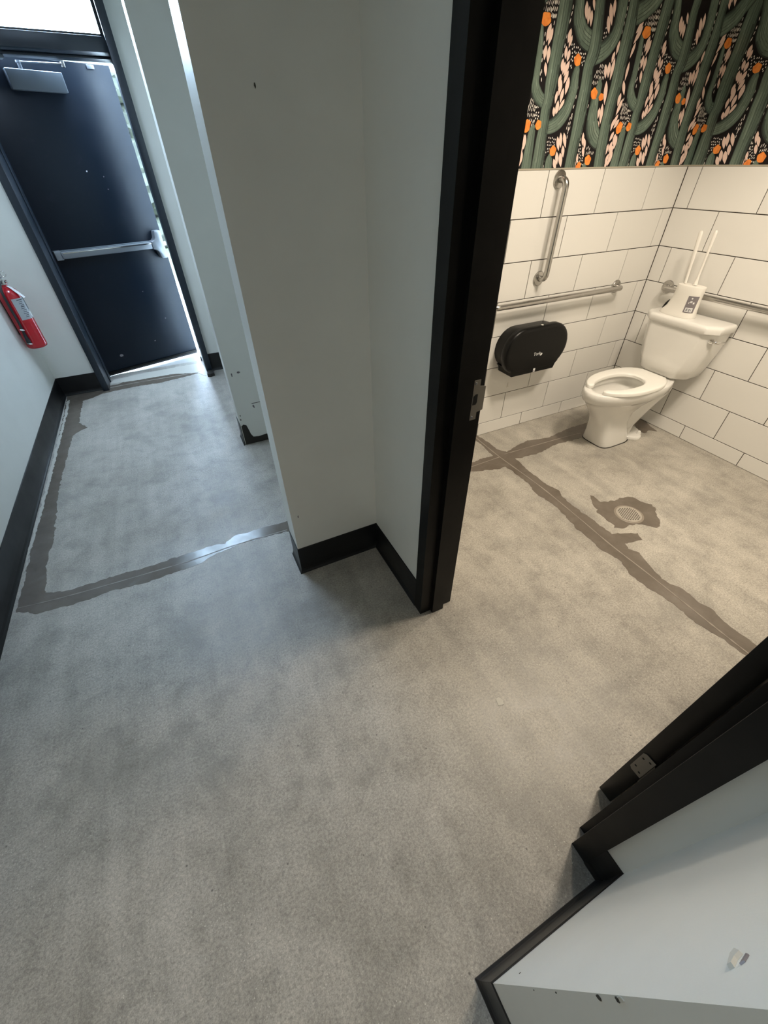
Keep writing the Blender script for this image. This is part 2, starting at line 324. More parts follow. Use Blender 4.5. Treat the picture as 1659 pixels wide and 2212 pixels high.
PATCHES = {'joint_hall': [(-1.0718, 1.7525), (-1.0353, 1.828), (-0.9595, 1.8268), (-0.8395, 1.7893), (-0.7599, 1.7904), (-0.6447, 1.7921), (-0.5427, 1.7819), (-0.4372, 1.7853), (-0.3279, 1.7888), (-0.2344, 1.7871), (-0.1665, 1.7916), (-0.1156, 1.7739), (-0.0748, 1.8093), (0.0691, 1.8117), (0.1728, 1.8024), (0.2814, 1.8007), (0.2565, 1.7171), (0.2175, 1.7115), (0.0814, 1.7306), (-0.0478, 1.7397), (-0.1672, 1.723), (-0.2656, 1.6849), (-0.4003, 1.6763), (-0.5286, 1.6745), (-0.5947, 1.682), (-0.692, 1.693), (-0.7549, 1.6878), (-0.8316, 1.6844), (-0.9224, 1.695), (-0.989, 1.7021), (-1.0369, 1.735)], 'wall_strip': [(-1.0728, 1.7586), (-1.0678, 1.9511), (-1.0668, 2.1453), (-1.0702, 2.4036), (-1.0616, 2.6408), (-1.0679, 3.0168), (-1.0635, 3.3556), (-1.0719, 3.6972), (-1.0701, 3.8174), (-1.0766, 4.0388), (-1.0819, 4.3436), (-1.0628, 4.3767), (-0.8114, 4.4248), (-0.6715, 4.4219), (-0.5759, 4.4928), (-0.4302, 4.4413), (-0.3297, 4.4642), (-0.2449, 4.4711), (-0.1089, 4.4521), (0.0322, 4.4582), (0.0731, 4.3565), (-0.0875, 4.3118), (-0.2906, 4.2705), (-0.546, 4.2863), (-0.6547, 4.2746), (-0.7906, 4.2568), (-0.8765, 4.1945), (-0.9471, 4.169), (-0.9487, 3.9726), (-0.9454, 3.7185), (-0.8799, 3.6008), (-0.923, 3.5739), (-0.9744, 3.5053), (-0.9824, 3.2304), (-0.9919, 2.9541), (-0.9939, 2.7512), (-0.9875, 2.5835), (-0.9693, 2.2195), (-0.98, 2.0435), (-0.9628, 1.8223), (-1.0087, 1.7966), (-1.0377, 1.7411)], 'joint_long': [(1.792, 2.1291), (1.7863, 2.0861), (1.7995, 1.947), (1.7961, 1.8786), (1.835, 1.8041), (1.8349, 1.6866), (1.8238, 1.6174), (1.8169, 1.5022), (1.8137, 1.4137), (1.8413, 1.3138), (1.8145, 1.2252), (1.8024, 1.0975), (1.8155, 1.0012), (1.813, 0.8845), (1.9474, 0.8282), (1.9238, 0.7806), (1.8164, 0.8034), (1.7993, 0.7662), (1.8281, 0.7219), (1.8086, 0.6738), (1.7822, 0.5907), (1.7779, 0.5277), (1.8048, 0.4703), (1.7981, 0.3839), (1.816, 0.3182), (1.7973, 0.2414), (1.8032, 0.1383), (1.7964, 0.0852), (1.7066, 0.0497), (1.716, 0.1252), (1.7068, 0.2255), (1.6841, 0.3084), (1.6897, 0.3812), (1.6824, 0.477), (1.6608, 0.5486), (1.6601, 0.6519), (1.691, 0.7329), (1.6675, 0.8175), (1.6738, 0.9224), (1.6724, 1.0133), (1.7018, 1.1119), (1.7099, 1.2389), (1.6957, 1.3668), (1.7249, 1.4589), (1.7186, 1.6227), (1.7084, 1.7259), (1.7237, 1.8477), (1.7366, 1.9508), (1.7399, 2.0798)], 'joint_left': [(1.3688, 1.801), (1.535, 1.8144), (1.6421, 1.8236), (1.7348, 1.8101), (1.7246, 1.668), (1.6599, 1.6646), (1.5485, 1.6974), (1.466, 1.7276), (1.317, 1.7222)], 'joint_right': [(1.8101, 1.8035), (1.9895, 1.8496), (2.0717, 1.8651), (2.2315, 1.8273), (2.4204, 1.8526), (2.5249, 1.8625), (2.6381, 1.8597), (2.8074, 1.8326), (2.6688, 1.7091), (2.4487, 1.7158), (2.2261, 1.7282), (2.2052, 1.7248), (2.003, 1.6915), (1.8993, 1.7051), (1.8274, 1.716), (1.7932, 1.7724)], 'behind': [(3.0118, 1.7271), (3.094, 1.7255), (3.088, 1.6709), (3.0492, 1.5924), (3.0303, 1.5232), (2.9875, 1.5608), (2.9209, 1.5486), (2.9019, 1.5892)], 'drain': [(1.9754, 1.187), (1.9874, 1.1726), (1.9792, 1.1117), (2.0194, 1.0914), (2.0418, 1.0961), (2.078, 1.0831), (2.1101, 1.0885), (2.1318, 1.0775), (2.1691, 1.0722), (2.1921, 1.0551), (2.1965, 1.0338), (2.1973, 1.0066), (2.2116, 0.9834), (2.2338, 0.9564), (2.225, 0.9297), (2.1807, 0.8865), (2.1494, 0.8438), (2.1041, 0.8102), (2.0782, 0.8094), (2.0542, 0.8353), (2.0262, 0.8681), (2.0046, 0.8837), (1.9648, 0.8944), (1.9214, 0.8885), (1.8665, 0.9162), (1.886, 0.9295), (1.8791, 0.9756), (1.8881, 1.0048), (1.8837, 1.0516), (1.9104, 1.0684), (1.9148, 1.1022), (1.9411, 1.1417)]}
JOINTS = {'hall': [(-1.0648, 1.7776), (-0.8909, 1.7558), (-0.677, 1.7424), (-0.4751, 1.7343), (-0.2971, 1.7294), (-0.0478, 1.7397), (0.217, 1.7286)], 'long': [(1.7582, 2.0704), (1.7516, 1.7806), (1.7657, 1.3946), (1.753, 1.0503), (1.7406, 0.8338), (1.7415, 0.6111), (1.7374, 0.4142), (1.7338, 0.2422), (1.7338, 0.121)], 'right': [(1.8025, 1.794), (2.0874, 1.7852), (2.3621, 1.7752), (2.5001, 1.765)], 'left': [(1.3571, 1.7831), (1.4972, 1.7718), (1.7516, 1.7806)], 'exit': [(-1.0376, 4.4294), (-0.7942, 4.37), (-0.4808, 4.3796), (-0.0819, 4.3701), (0.075, 4.3714)]}

# ------------------------------------------------------------------ mesh helpers
def finish(name, bm, mats, parent=None, smooth=False, recalc=True, angle=None):
    if recalc: bmesh.ops.recalc_face_normals(bm, faces=bm.faces[:])
    me = bpy.data.meshes.new(name)
    bm.to_mesh(me); bm.free()
    for m in (mats if isinstance(mats, (list, tuple)) else [mats]):
        me.materials.append(M[m] if isinstance(m, str) else m)
    if smooth:
        for p in me.polygons: p.use_smooth = True
        if angle is not None:
            try: me.set_sharp_from_angle(angle=math.radians(angle))
            except Exception: pass
    o = bpy.data.objects.new(name, me)
    COL.objects.link(o)
    if parent:
        o.parent = parent
    return o

def tag(o, label=None, cat=None, group=None, kind=None):
    if label: o["label"] = label
    if cat: o["category"] = cat
    if group: o["group"] = group
    if kind: o["kind"] = kind
    return o

def empty(name, loc=(0, 0, 0), rz=0.0, rot=None):
    o = bpy.data.objects.new(name, None)
    o.empty_display_size = 0.05
    o.location = loc
    o.rotation_euler = rot if rot else (0, 0, rz)
    COL.objects.link(o)
    return o

def add_box(bm, x0, x1, y0, y1, z0, z1, bev=0.0, seg=2, mi=0):
    vs = [bm.verts.new(p) for p in ((x0, y0, z0), (x1, y0, z0), (x1, y1, z0), (x0, y1, z0), (x0, y0, z1), (x1, y0, z1), (x1, y1, z1), (x0, y1, z1))]
    fs = [bm.faces.new([vs[i] for i in f]) for f in ((0, 3, 2, 1), (4, 5, 6, 7), (0, 1, 5, 4), (1, 2, 6, 5), (2, 3, 7, 6), (3, 0, 4, 7))]
    for f in fs: f.material_index = mi
    if bev:
        es = list({e for f in fs for e in f.edges})
        bmesh.ops.bevel(bm, geom=es, offset=bev, segments=seg, profile=0.5, affect='EDGES')
    return bm

def box(name, x0, x1, y0, y1, z0, z1, m, parent=None, bev=0.0, seg=2):
    bm = bmesh.new()
    add_box(bm, x0, x1, y0, y1, z0, z1, bev, seg)
    return finish(name, bm, m, parent, smooth=bev > 0, angle=40)

def add_prism(bm, pts, z0, z1, axes='xyz', mi=0):
    """extrude a 2-D outline; axes maps (a, b, h) to x, y, z"""
    def P(a, b, h):
        d = {axes[0]: a, axes[1]: b, axes[2]: h}
        return (d['x'], d['y'], d['z'])
    lo = [bm.verts.new(P(a, b, z0)) for a, b in pts]
    hi = [bm.verts.new(P(a, b, z1)) for a, b in pts]
    n = len(pts)
    fs = []
    tri = tessellate_polygon([[Vector((a, b, 0)) for a, b in pts]])
    for t in tri:
        fs.append(bm.faces.new([lo[i] for i in t][::-1])); fs.append(bm.faces.new([hi[i] for i in t]))
    for i in range(n):
        j = (i + 1) % n
        fs.append(bm.faces.new((lo[i], lo[j], hi[j], hi[i])))
    for f in fs: f.material_index = mi
    return lo, hi

def prism(name, pts, z0, z1, m, parent=None, axes='xyz', smooth=False, angle=35):
    bm = bmesh.new()
    add_prism(bm, pts, z0, z1, axes)
    return finish(name, bm, m, parent, smooth=smooth, angle=angle)

def catmull(pts, n=6, closed=False):
    pts = [Vector(p) for p in pts]
    out = []
    L = len(pts)
    rng = range(L) if closed else range(L - 1)
    for i in rng:
        p0 = pts[(i - 1) % L] if (closed or i > 0) else pts[0] * 2 - pts[1]
        p1 = pts[i]; p2 = pts[(i + 1) % L]
        p3 = pts[(i + 2) % L] if (closed or i + 2 < L) else pts[-1] * 2 - pts[-2]
        for k in range(n):
            t = k / n
            out.append(0.5 * ((2 * p1) + (p2 - p0) * t + (2 * p0 - 5 * p1 + 4 * p2 - p3) * t * t + (3 * p1 - p0 - 3 * p2 + p3) * t ** 3))
    if not closed: out.append(pts[-1])
    return out

def add_tube(bm, path, radii, sides=14, cap=True, flat=1.0, mi=0):
    path = [Vector(p) for p in path]
    if isinstance(radii, (int, float)): radii = [radii] * len(path)
    rings = []
    T = []
    for i in range(len(path)):
        a = path[max(0, i - 1)]; b = path[min(len(path) - 1, i + 1)]
        T.append((b - a).normalized())
    ref = Vector((0, 0, 1)) if abs(T[0].z) < 0.9 else Vector((1, 0, 0))
    nrm = (ref - T[0] * ref.dot(T[0])).normalized()
    for i, p in enumerate(path):
        nrm = (nrm - T[i] * nrm.dot(T[i])).normalized()
        bi = T[i].cross(nrm)
        ring = []
        for k in range(sides):
            a = 2 * math.pi * k / sides
            ring.append(bm.verts.new(p + (nrm * math.cos(a) * flat + bi * math.sin(a)) * radii[i]))
        rings.append(ring)
    for i in range(len(rings) - 1):
        for k in range(sides):
            f = bm.faces.new((rings[i][k], rings[i][(k + 1) % sides], rings[i + 1][(k + 1) % sides], rings[i + 1][k]))
            f.material_index = mi
    if cap:
        bm.faces.new(rings[0][::-1]).material_index = mi; bm.faces.new(rings[-1]).material_index = mi
    return rings

def tube(name, path, radii, m, parent=None, sides=14, flat=1.0):
    bm = bmesh.new()
    add_tube(bm, path, radii, sides, True, flat)
    return finish(name, bm, m, parent, smooth=True, angle=50)

def add_lathe(bm, profile, center=(0, 0, 0), axis='z', n=32, mi=0):
    """profile: list of (r, h)"""
    c = Vector(center)
    def P(r, h, a):
        x, y = r * math.cos(a), r * math.sin(a)
        return c + {'z': Vector((x, y, h)), 'y': Vector((x, h, y)), 'x': Vector((h, x, y))}[axis]
    rings = []
    for r, h in profile:
        if r < 1e-6: rings.append([bm.verts.new(P(0, h, 0))])
        else: rings.append([bm.verts.new(P(r, h, 2 * math.pi * k / n)) for k in range(n)])
    for a, b in zip(rings, rings[1:]):
        for k in range(n):
            j = (k + 1) % n
            if len(a) == 1 and len(b) == 1: continue
            if len(a) == 1: f = bm.faces.new((a[0], b[j], b[k]))
            elif len(b) == 1: f = bm.faces.new((a[k], a[j], b[0]))
            else: f = bm.faces.new((a[k], a[j], b[j], b[k]))
            f.material_index = mi
    return rings

def lathe(name, profile, m, parent=None, center=(0, 0, 0), axis='z', n=32, angle=40):
    bm = bmesh.new()
    add_lathe(bm, profile, center, axis, n)
    return finish(name, bm, m, parent, smooth=True, angle=angle)

def loft(bm, rings, cap0=True, cap1=True, mi=0):
    R = [[bm.verts.new(p) for p in r] for r in rings]
    n = len(R[0])
    for a, b in zip(R, R[1:]):
        for k in range(n):
            bm.faces.new((a[k], a[(k + 1) % n], b[(k + 1) % n], b[k])).material_index = mi
    if cap0: bm.faces.new(R[0][::-1]).material_index = mi
    if cap1: bm.faces.new(R[-1]).material_index = mi
    return R

def world_box_child(name, parent, *a, **k):
    """box given in world coordinates below an unrotated parent"""
    o = box(name, *a, **k, parent=parent)
    o.location = -parent.location
    return o

def text_mesh(name, body, size, m, parent=None, extrude=0.0003):
    cu = bpy.data.curves.new(name, 'FONT')
    cu.body = body; cu.size = size; cu.extrude = extrude
    cu.align_x = 'CENTER'; cu.align_y = 'CENTER'
    t = bpy.data.objects.new(name, cu)
    COL.objects.link(t)
    dg = bpy.context.evaluated_depsgraph_get()
    me = bpy.data.meshes.new_from_object(t.evaluated_get(dg))
    bpy.data.objects.remove(t)
    me.materials.clear(); me.materials.append(M[m])
    o = bpy.data.objects.new(name, me)
    COL.objects.link(o)
    if parent: o.parent = parent
    return o

rnd = random.Random(7)

# ------------------------------------------------------------------ key dimensions (metres)
XL, YE = -1.10, 4.355            # left wall, exit wall
XW, YW0, YW1 = 0.203, 1.393, 1.5365   # near wing wall
XF, YF0, YF1 = 0.194, 2.763, 2.905    # far wing wall
XR, XR2 = 0.6195, 0.757          # wall with the restroom doorway
YN = -0.114                      # return wall beside the camera
XN = 0.200
YB, XT = 2.0897, 3.0882          # restroom tiled walls
ZT = 1.524                       # top of the tiles
HC = 2.75
HB = 0.163

# ------------------------------------------------------------------ floor, ceiling, walls
floor = tag(box("floor", -1.25, 3.25, -2.65, 4.70, -0.10, 0.0, 'concrete'), "mottled grey ground concrete floor of hall and restroom", kind='structure')
tag(box("ceiling", -1.25, 3.25, -2.65, 4.72, HC, HC + 0.1, 'ceiling'), "plain pale ceiling above hall and restroom", kind='structure')
tag(box("wall_left", XL - 0.12, XL, -2.65, 4.72, 0, HC, 'paint'), "pale hall wall on the left with the extinguisher", kind='structure')
bm = bmesh.new()
add_box(bm, XL, -0.787, YE, 4.72, 0, HC)
add_box(bm, 0.172, XR2, YE, 4.72, 0, HC)
tag(finish("wall_exit", bm, 'paint'), "pale end wall around the exit door", kind='structure')
prism("wall_behind", [(-1.22, -2.65), (XN, -2.65), (XN, -2.53), (-1.22, -2.53)], 0, HC, 'paint')
tag(bpy.data.objects["wall_behind"], "pale wall closing the hall behind the viewer", kind='structure')
wall_right = prism("wall_right", [(XR, 0.955), (XR2, 0.955), (XR2, YE), (XR, YE)], 0, HC, 'paint')
tag(wall_right, "pale hall wall between doorway and exit", kind='structure')
wing_near = tag(prism("wall_wing_near", [(XW, YW0), (XR, YW0), (XR, YW1), (XW, YW1)], 0, HC, 'paint'), "pale projecting wing wall nearest the restroom doorway", kind='structure')
wing_far = tag(prism("wall_wing_far", [(XF, YF0), (XR, YF0), (XR, YF1), (XF, YF1)], 0, HC, 'paint'), "pale projecting wing wall nearer the exit door with missing baseboard", kind='structure')
wall_near = tag(prism("wall_near", [(XN, -2.53), (XR2, -2.53), (XR2, -0.055), (XR, -0.055), (XR, YN), (XN, YN)], 0, HC, 'paint'), "pale wall corner at lower right with chipped edge", kind='structure')
tag(box("wall_over_door", XR, XR2, -0.055, 0.955, 2.19, HC, 'paint'), "pale wall above the restroom doorway", kind='structure')
tag(box("wall_restroom_near", XR2, 3.25, -0.26, -0.12, 0, HC, 'paint'), "restroom wall behind the open door", kind='structure')
wall_back = tag(box("wall_restroom_back", XR2, 3.25, YB + 0.003, 2.22, 0, HC, 'grout'), "restroom wall of white tiles below cactus wallpaper with dispenser", kind='structure')
wall_toilet = tag(box("wall_restroom_right", XT + 0.003, 3.25, -0.12, YB + 0.003, 0, HC, 'grout'), "restroom wall of white tiles behind the toilet", kind='structure')

# paint chips and marks on the walls
def chip(parent, center, normal, pts, m, t=0.0008, name='paint_chip'):
    n = Vector(normal)
    a = Vector((0, 0, 1)); b = a.cross(n).normalized()
    bm = bmesh.new()
    c = Vector(center)
    lo = [bm.verts.new(c + b * x + a * y + n * 0.0001) for x, y in pts]
    hi = [bm.verts.new(c + b * x * 0.9 + a * y * 0.9 + n * t) for x, y in pts]
    k = len(pts)
    bm.faces.new(hi); bm.faces.new(lo[::-1])
    for i in range(k): bm.faces.new((lo[i], lo[(i + 1) % k], hi[(i + 1) % k], hi[i]))
    return finish(name, bm, m, parent)

def ragged(r, n=9, sx=1.0, sy=1.0, j=0.35):
    return [(math.cos(2 * math.pi * i / n) * r * sx * rnd.uniform(1 - j, 1 + j), math.sin(2 * math.pi * i / n) * r * sy * rnd.uniform(1 - j, 1 + j)) for i in range(n)]

for z, r, m in ((0.683, 0.0025, 'chip'), (0.859, 0.006, 'chip'), (0.916, 0.005, 'chip'), (0.926, 0.006, 'pale_chip'), (0.55, 0.0018, 'chip')):
    chip(wall_near, (XN, YN - 0.0032, z), (-1, 0, 0), ragged(r, sx=0.5, sy=1.2), m)
chip(wall_near, (0.2486, YN, 1.0819), (0, 1, 0), [(-0.011, -0.008), (-0.004, -0.007), (0.012, 0.006), (0.009, 0.009), (0.0, 0.004), (-0.007, 0.004)], 'pale_chip', 0.003)
chip(wall_near, (0.246, YN, 1.088), (0, 1, 0), [(-0.010, 0.004), (0.004, 0.009), (0.0, 0.011), (-0.008, 0.008)], 'label_grey', 0.0012)
chip(wall_near, (0.2336, YN, 0.327), (0, 1, 0), ragged(0.002), 'chip')
for z, y in ((0.93, -0.17), (0.72, -0.20)):
    chip(wall_near, (XN, y, z), (-1, 0, 0), ragged(0.003, sy=6), 'label_grey')
chip(wing_near, (0.3381, YW0, 1.7064), (0, -1, 0), ragged(0.0032, sx=0.7, sy=1.6), 'chip', 0.0015)
chip(wing_near, (0.235, YW0, 0.36), (0, -1, 0), ragged(0.0025, sy=3), 'label_grey')
chip(wing_far, (0.36, YF0, 0.30), (0, -1, 0), [(-0.055, -0.001), (0.055, 0.002), (0.055, 0.005), (-0.055, 0.003)], 'chip')
chip(wing_far, (0.315, YF0, 0.278), (0, -1, 0), ragged(0.007, sy=1.6), 'label_grey')
chip(wing_far, (0.27, YF0, 0.53), (0, -1, 0), ragged(0.006, sx=2), 'label_grey')
chip(wing_far, (0.225, YF0, 0.52), (0, -1, 0), ragged(0.005, sy=2), 'label_grey')
for k in range(2):
    chip(wing_far, (0.206 + 0.004 * (k % 3), YF0, 0.20 + 0.03 * k), (0, -1, 0), ragged(0.0035 - 0.0004 * k, sy=2), 'chip')

# ------------------------------------------------------------------ floor: sealed repair patches, joints, stains
def flat_patch(name, pts, z0, z1, m, parent, sub=0.012, jit=0.0026, smooth_pts=True):
    out = []
    n = len(pts)
    for i in range(n):
        a, b = Vector(pts[i]), Vector(pts[(i + 1) % n])
        L = (b - a).length
        k = max(1, int(L / sub))
        nrm = Vector((-(b - a).y, (b - a).x)).normalized() if L > 1e-6 else Vector((0, 0))
        drift = 0.0
        for s in range(k):
            drift = drift * 0.55 + rnd.gauss(0, jit)
            p = a.lerp(b, s / k) + nrm * (drift if s else 0.0)
            out.append((p.x, p.y))
    bm = bmesh.new()
    add_prism(bm, out, z0, z1)
    return finish(name, bm, m, parent)

for i, (k, p) in enumerate(PATCHES.items()):
    flat_patch("sealed_patch", p, -0.0008, 0.0007 + 0.00012 * i, 'sealer', floor)

flat_patch("sealed_patch", [(0.775, 1.745), (1.0, 1.728), (1.25, 1.742), (1.40, 1.735), (1.40, 1.815), (1.2, 1.83), (0.95, 1.818), (0.775, 1.832)], -0.0008, 0.0006, 'sealer', floor)
def joint_line(pts, w, z, m='joint'):
    p = catmull([(x, y, 0) for x, y in pts], 8)
    L = []; R = []
    for i in range(len(p)):
        t = (p[min(i + 1, len(p) - 1)] - p[max(0, i - 1)]).normalized()
        n = Vector((-t.y, t.x, 0))
        ww = w * rnd.uniform(0.35, 1.2)
        L.append(p[i] + n * ww / 2); R.append(p[i] - n * ww / 2)
    bm = bmesh.new()
    vl = [bm.verts.new((v.x, v.y, z)) for v in L]; vr = [bm.verts.new((v.x, v.y, z)) for v in R]
    for i in range(len(p) - 1): bm.faces.new((vl[i], vr[i], vr[i + 1], vl[i + 1]))
    o = finish("joint_line", bm, m, floor)
    if o.data.polygons[0].normal.z < 0: o.data.flip_normals()
    return o

for k, w in (('hall', 0.006), ('long', 0.008), ('right', 0.006), ('left', 0.006), ('exit', 0.012)):
    joint_line(JOINTS[k], w, 0.00165)
# pale skim along the left baseboard and a bare flake near the doorway
flat_patch("skim_patch", [(-1.083, 1.95), (-1.066, 2.3), (-1.055, 2.8), (-1.05, 3.4), (-1.046, 3.9), (-1.055, 4.24), (-1.072, 4.22), (-1.066, 3.8), (-1.072, 3.2), (-1.077, 2.6), (-1.084, 2.2)], -0.0008, 0.0019, 'pale_patch', floor)
flat_patch("skim_patch", [(0.668, 0.416), (0.690, 0.412), (0.697, 0.427), (0.688, 0.444), (0.675, 0.441), (0.671, 0.430)], -0.0008, 0.0014, 'pale_patch', floor, jit=0.001)
flat_patch("skim_patch", [(0.045, 4.36), (0.12, 4.20), (0.128, 4.45), (0.11, 4.62), (-0.10, 4.62), (-0.45, 4.60), (-0.70, 4.56), (-0.745, 4.47), (-0.55, 4.44), (-0.2, 4.44)], -0.0008, 0.0016, 'pale_patch', floor)

# ------------------------------------------------------------------ baseboards: thin vinyl with a flared toe
BASE_PROF = [(0.0, 0.0), (0.0135, 0.0), (0.0125, 0.004), (0.0075, 0.012), (0.0042, 0.024), (0.0034, 0.06), (0.0034, HB - 0.002), (0.0022, HB), (0.0, HB)]
def baseboard(name, p0, p1, nrm, e0=0, e1=0, m='base_black', label=None, prof=BASE_PROF, parent=None):
    p0, p1, n = Vector((*p0, 0)), Vector((*p1, 0)), Vector((*nrm, 0))
    t = (p1 - p0).normalized()
    bm = bmesh.new()
    a = [bm.verts.new(p0 + n * (d + 0.0002) - t * e0 * d + Vector((0, 0, z + 0.0005))) for d, z in prof]
    b = [bm.verts.new(p1 + n * (d + 0.0002) + t * e1 * d + Vector((0, 0, z + 0.0005))) for d, z in prof]
    k = len(prof)
    for i in range(k):
        j = (i + 1) % k
        bm.faces.new((a[i], a[j], b[j], b[i]))
    bm.faces.new(a[::-1]); bm.faces.new(b)
    o = finish(name, bm, m, parent)
    if not parent: tag(o, label, kind='structure')
    return o
baseboard("baseboard_left", (XL, -2.53), (XL, YE), (1, 0), -1, -1, label="black vinyl baseboard along the left hall wall")
baseboard("baseboard_exit_left", (XL, YE), (-0.788, YE), (0, -1), -1, 0, label="black vinyl baseboard left of the exit door")
baseboard("baseboard_exit_right", (0.181, YE), (XR, YE), (0, -1), 0, 0, label="black vinyl baseboard right of the exit door")
baseboard("baseboard_wing_near_end", (XW, YW1), (XW, YW0), (-1, 0), 0, 1, label="black vinyl baseboard on the narrow end of the near wing wall")
baseboard("baseboard_wing_near", (XW, YW0), (XR, YW0), (0, -1), 1, -1, label="black vinyl baseboard on the front of the near wing wall")
baseboard("baseboard_doorway_left", (XR, YW0), (XR, 0.958), (-1, 0), -1, 0, label="black vinyl baseboard between near wing wall and doorway")
baseboard("baseboard_wing_far_end", (XF, YF1), (XF, YF0), (-1, 0), 0, 1, label="black vinyl baseboard left on the narrow end of the far wing wall")
baseboard("baseboard_doorway_right", (XR, -0.058), (XR, YN), (-1, 0), 0, -1, label="short black vinyl baseboard right of the doorway frame")
baseboard("baseboard_return", (XR, YN), (XN, YN), (0, 1), -1, 1, label="black vinyl baseboard on the lower right wall facing the doorway")
baseboard("baseboard_near", (XN, YN), (XN, -2.53), (-1, 0), 1, 0, label="black vinyl baseboard turning the corner at lower right")
# residue where the far wing lost its baseboard
bm = bmesh.new()
res = [(0.198, 0.001), (0.6, 0.001), (0.6, 0.045), (0.52, 0.05), (0.42, 0.042), (0.36, 0.05), (0.30, 0.044), (0.262, 0.050), (0.250, 0.075), (0.243, 0.11), (0.235, 0.15), (0.215, 0.160), (0.199, 0.150)]
add_prism(bm, [(x + rnd.uniform(-.002, .002), z) for x, z in res], YF0 - 0.0035, YF0 - 0.0003, axes='xzy')
finish("adhesive_residue", bm, 'grime', wing_far)

# ------------------------------------------------------------------ exit door, its frame and transom
frame_exit = tag(empty("trim_1", (-0.30, YE, 0)), "black metal frame around the exit door and transom", kind='structure')
def fx(name, *a, bev=0.002, m='exit_frame', parent=frame_exit):
    o = box(name, *a, m, parent, bev)
    o.location = Vector((0, 0, 0)) - Vector(frame_exit.location)
    return o
fx("jamb", -0.787, -0.736, 4.302, 4.64, 0.001, HC - 0.001)
fx("jamb", 0.131, 0.1815, 4.292, 4.64, 0.001, HC - 0.001)
fx("jamb_rabbet", -0.7868, -0.776, 4.641, 4.715, 0.001, HC - 0.001)
fx("jamb_rabbet", 0.164, 0.1718, 4.641, 4.715, 0.001, HC - 0.001)
fx("jamb_seal", -0.7355, -0.728, 4.50, 4.53, 0.002, 2.118)
fx("header", -0.7355, 0.1305, 4.36, 4.64, 2.125, 2.196)
fx("header_stop", -0.7355, 0.1305, 4.50, 4.63, 2.112, 2.1245)
fx("transom_stop", -0.7355, 0.1305, 4.40, 4.44, 2.1965, 2.212)
fx("transom_stop", 0.112, 0.1305, 4.40, 4.44, 2.2125, 2.66)
fx("transom_stop", -0.7355, -0.717, 4.40, 4.44, 2.2125, 2.66)
fx("transom_head", -0.7355, 0.1305, 4.36, 4.64, 2.661, HC - 0.001)
fx("jamb_foot", 0.1175, 0.1305, 4.66, 4.70, 0.0025, 0.05)
prismo = prism("jamb_foot", [(0.122, 4.20), (0.150, 4.185), (0.188, 4.20), (0.190, 4.285), (0.135, 4.289)], 0.0022, 0.03, 'grime', frame_exit)
prismo.location = -Vector(frame_exit.location)
win = tag(box("window_1", -0.7350, 0.1300, 4.445, 4.451, 2.1965, 2.6605, 'glass'), "bright clear glass transom above the exit door", kind='structure')

ANG = math.radians(18.1)
door1 = tag(empty("door_1", (-0.768, 4.662, 0.0), ANG), "black steel exit door with push bar standing slightly ajar", kind='structure')
# local frame: +x along the leaf, -y towards the hall
def leaf(name, pts_boxes, m, parent=door1, bev=0.0015, seg=2):
    bm = bmesh.new()
    for b in pts_boxes: add_box(bm, *b, bev, seg)
    return finish(name, bm, m, parent, smooth=True, angle=40)
leaf("door_panel", [(0.0, 0.930, 0.0, 0.044, 0.030, 2.136)], 'exit_door')
leaf("door_sweep", [(0.004, 0.926, -0.006, 0.010, 0.004, 0.020)], 'rubber')
leaf("sweep_rail", [(0.004, 0.926, -0.009, -0.0005, 0.021, 0.040)], 'frame_black')
# marks on the door
for (s, z, r) in ((0.51, 1.535, 0.006), (0.62, 1.50, 0.004), (0.62, 1.42, 0.004), (0.72, 0.40, 0.005), (0.55, 0.22, 0.006), (0.20, 0.16, 0.012), (0.60, 0.66, 0.004)):
    o = chip(door1, (s, -0.0004, z), (0, -1, 0), ragged(r, sx=1.2), 'paper' if r == 0.006 and z > 1 else 'label_grey', 0.001, 'door_scuff')
leaf("door_bracket", [(0.77, 0.82, -0.008, -0.0005, 2.108, 2.130)], 'aluminium')
# push bar
bar = finish("push_bar", add_box(bmesh.new(), 0.075, 0.795, -0.072, -0.040, 0.992, 1.040, 0.004), 'aluminium', door1, True, angle=40)
for nm, b, m in (("bar_rail", (0.055, 0.800, -0.040, -0.0005, 0.986, 1.046), 'closer_grey'), ("bar_lip", (0.085, 0.795, -0.077, -0.0725, 1.026, 1.034), 'chrome'),
                 ("end_cap", (0.030, 0.080, -0.060, -0.0005, 0.984, 1.048), 'aluminium')):
    finish(nm, add_box(bmesh.new(), *b, 0.003), m, bar, True, angle=40)
# T shaped latch head
bm = bmesh.new()
T = [(0.80, 0.985), (0.825, 0.978), (0.842, 0.96), (0.850, 0.915), (0.856, 0.908), (0.902, 0.908), (0.908, 0.916), (0.908, 1.112), (0.902, 1.120), (0.856, 1.120), (0.850, 1.112), (0.842, 1.068), (0.825, 1.050), (0.80, 1.044)]
def t_layer(y, k):
    return [(0.868 + (x - 0.868) * (1 - 0.10 * k if x < 0.85 else 1 - 0.14 * k), y, 1.014 + (z - 1.014) * (1 - 0.055 * k)) for x, z in T]
layers = [t_layer(-0.0005, 0), t_layer(-0.062, 0), t_layer(-0.068, 0.35), t_layer(-0.070, 1)]
vs_ = [[bm.verts.new(p) for p in l] for l in layers]
for a, c in zip(vs_, vs_[1:]):
    for k in range(len(T)): bm.faces.new((a[k], a[(k + 1) % len(T)], c[(k + 1) % len(T)], c[k]))
for l, lay in ((vs_[0], layers[0]), (vs_[-1], layers[-1])):
    for t in tessellate_polygon([[Vector((p[0], p[2], 0)) for p in lay]]): bm.faces.new([l[q] for q in t])
finish("latch_head", bm, 'aluminium', bar, True, angle=40)
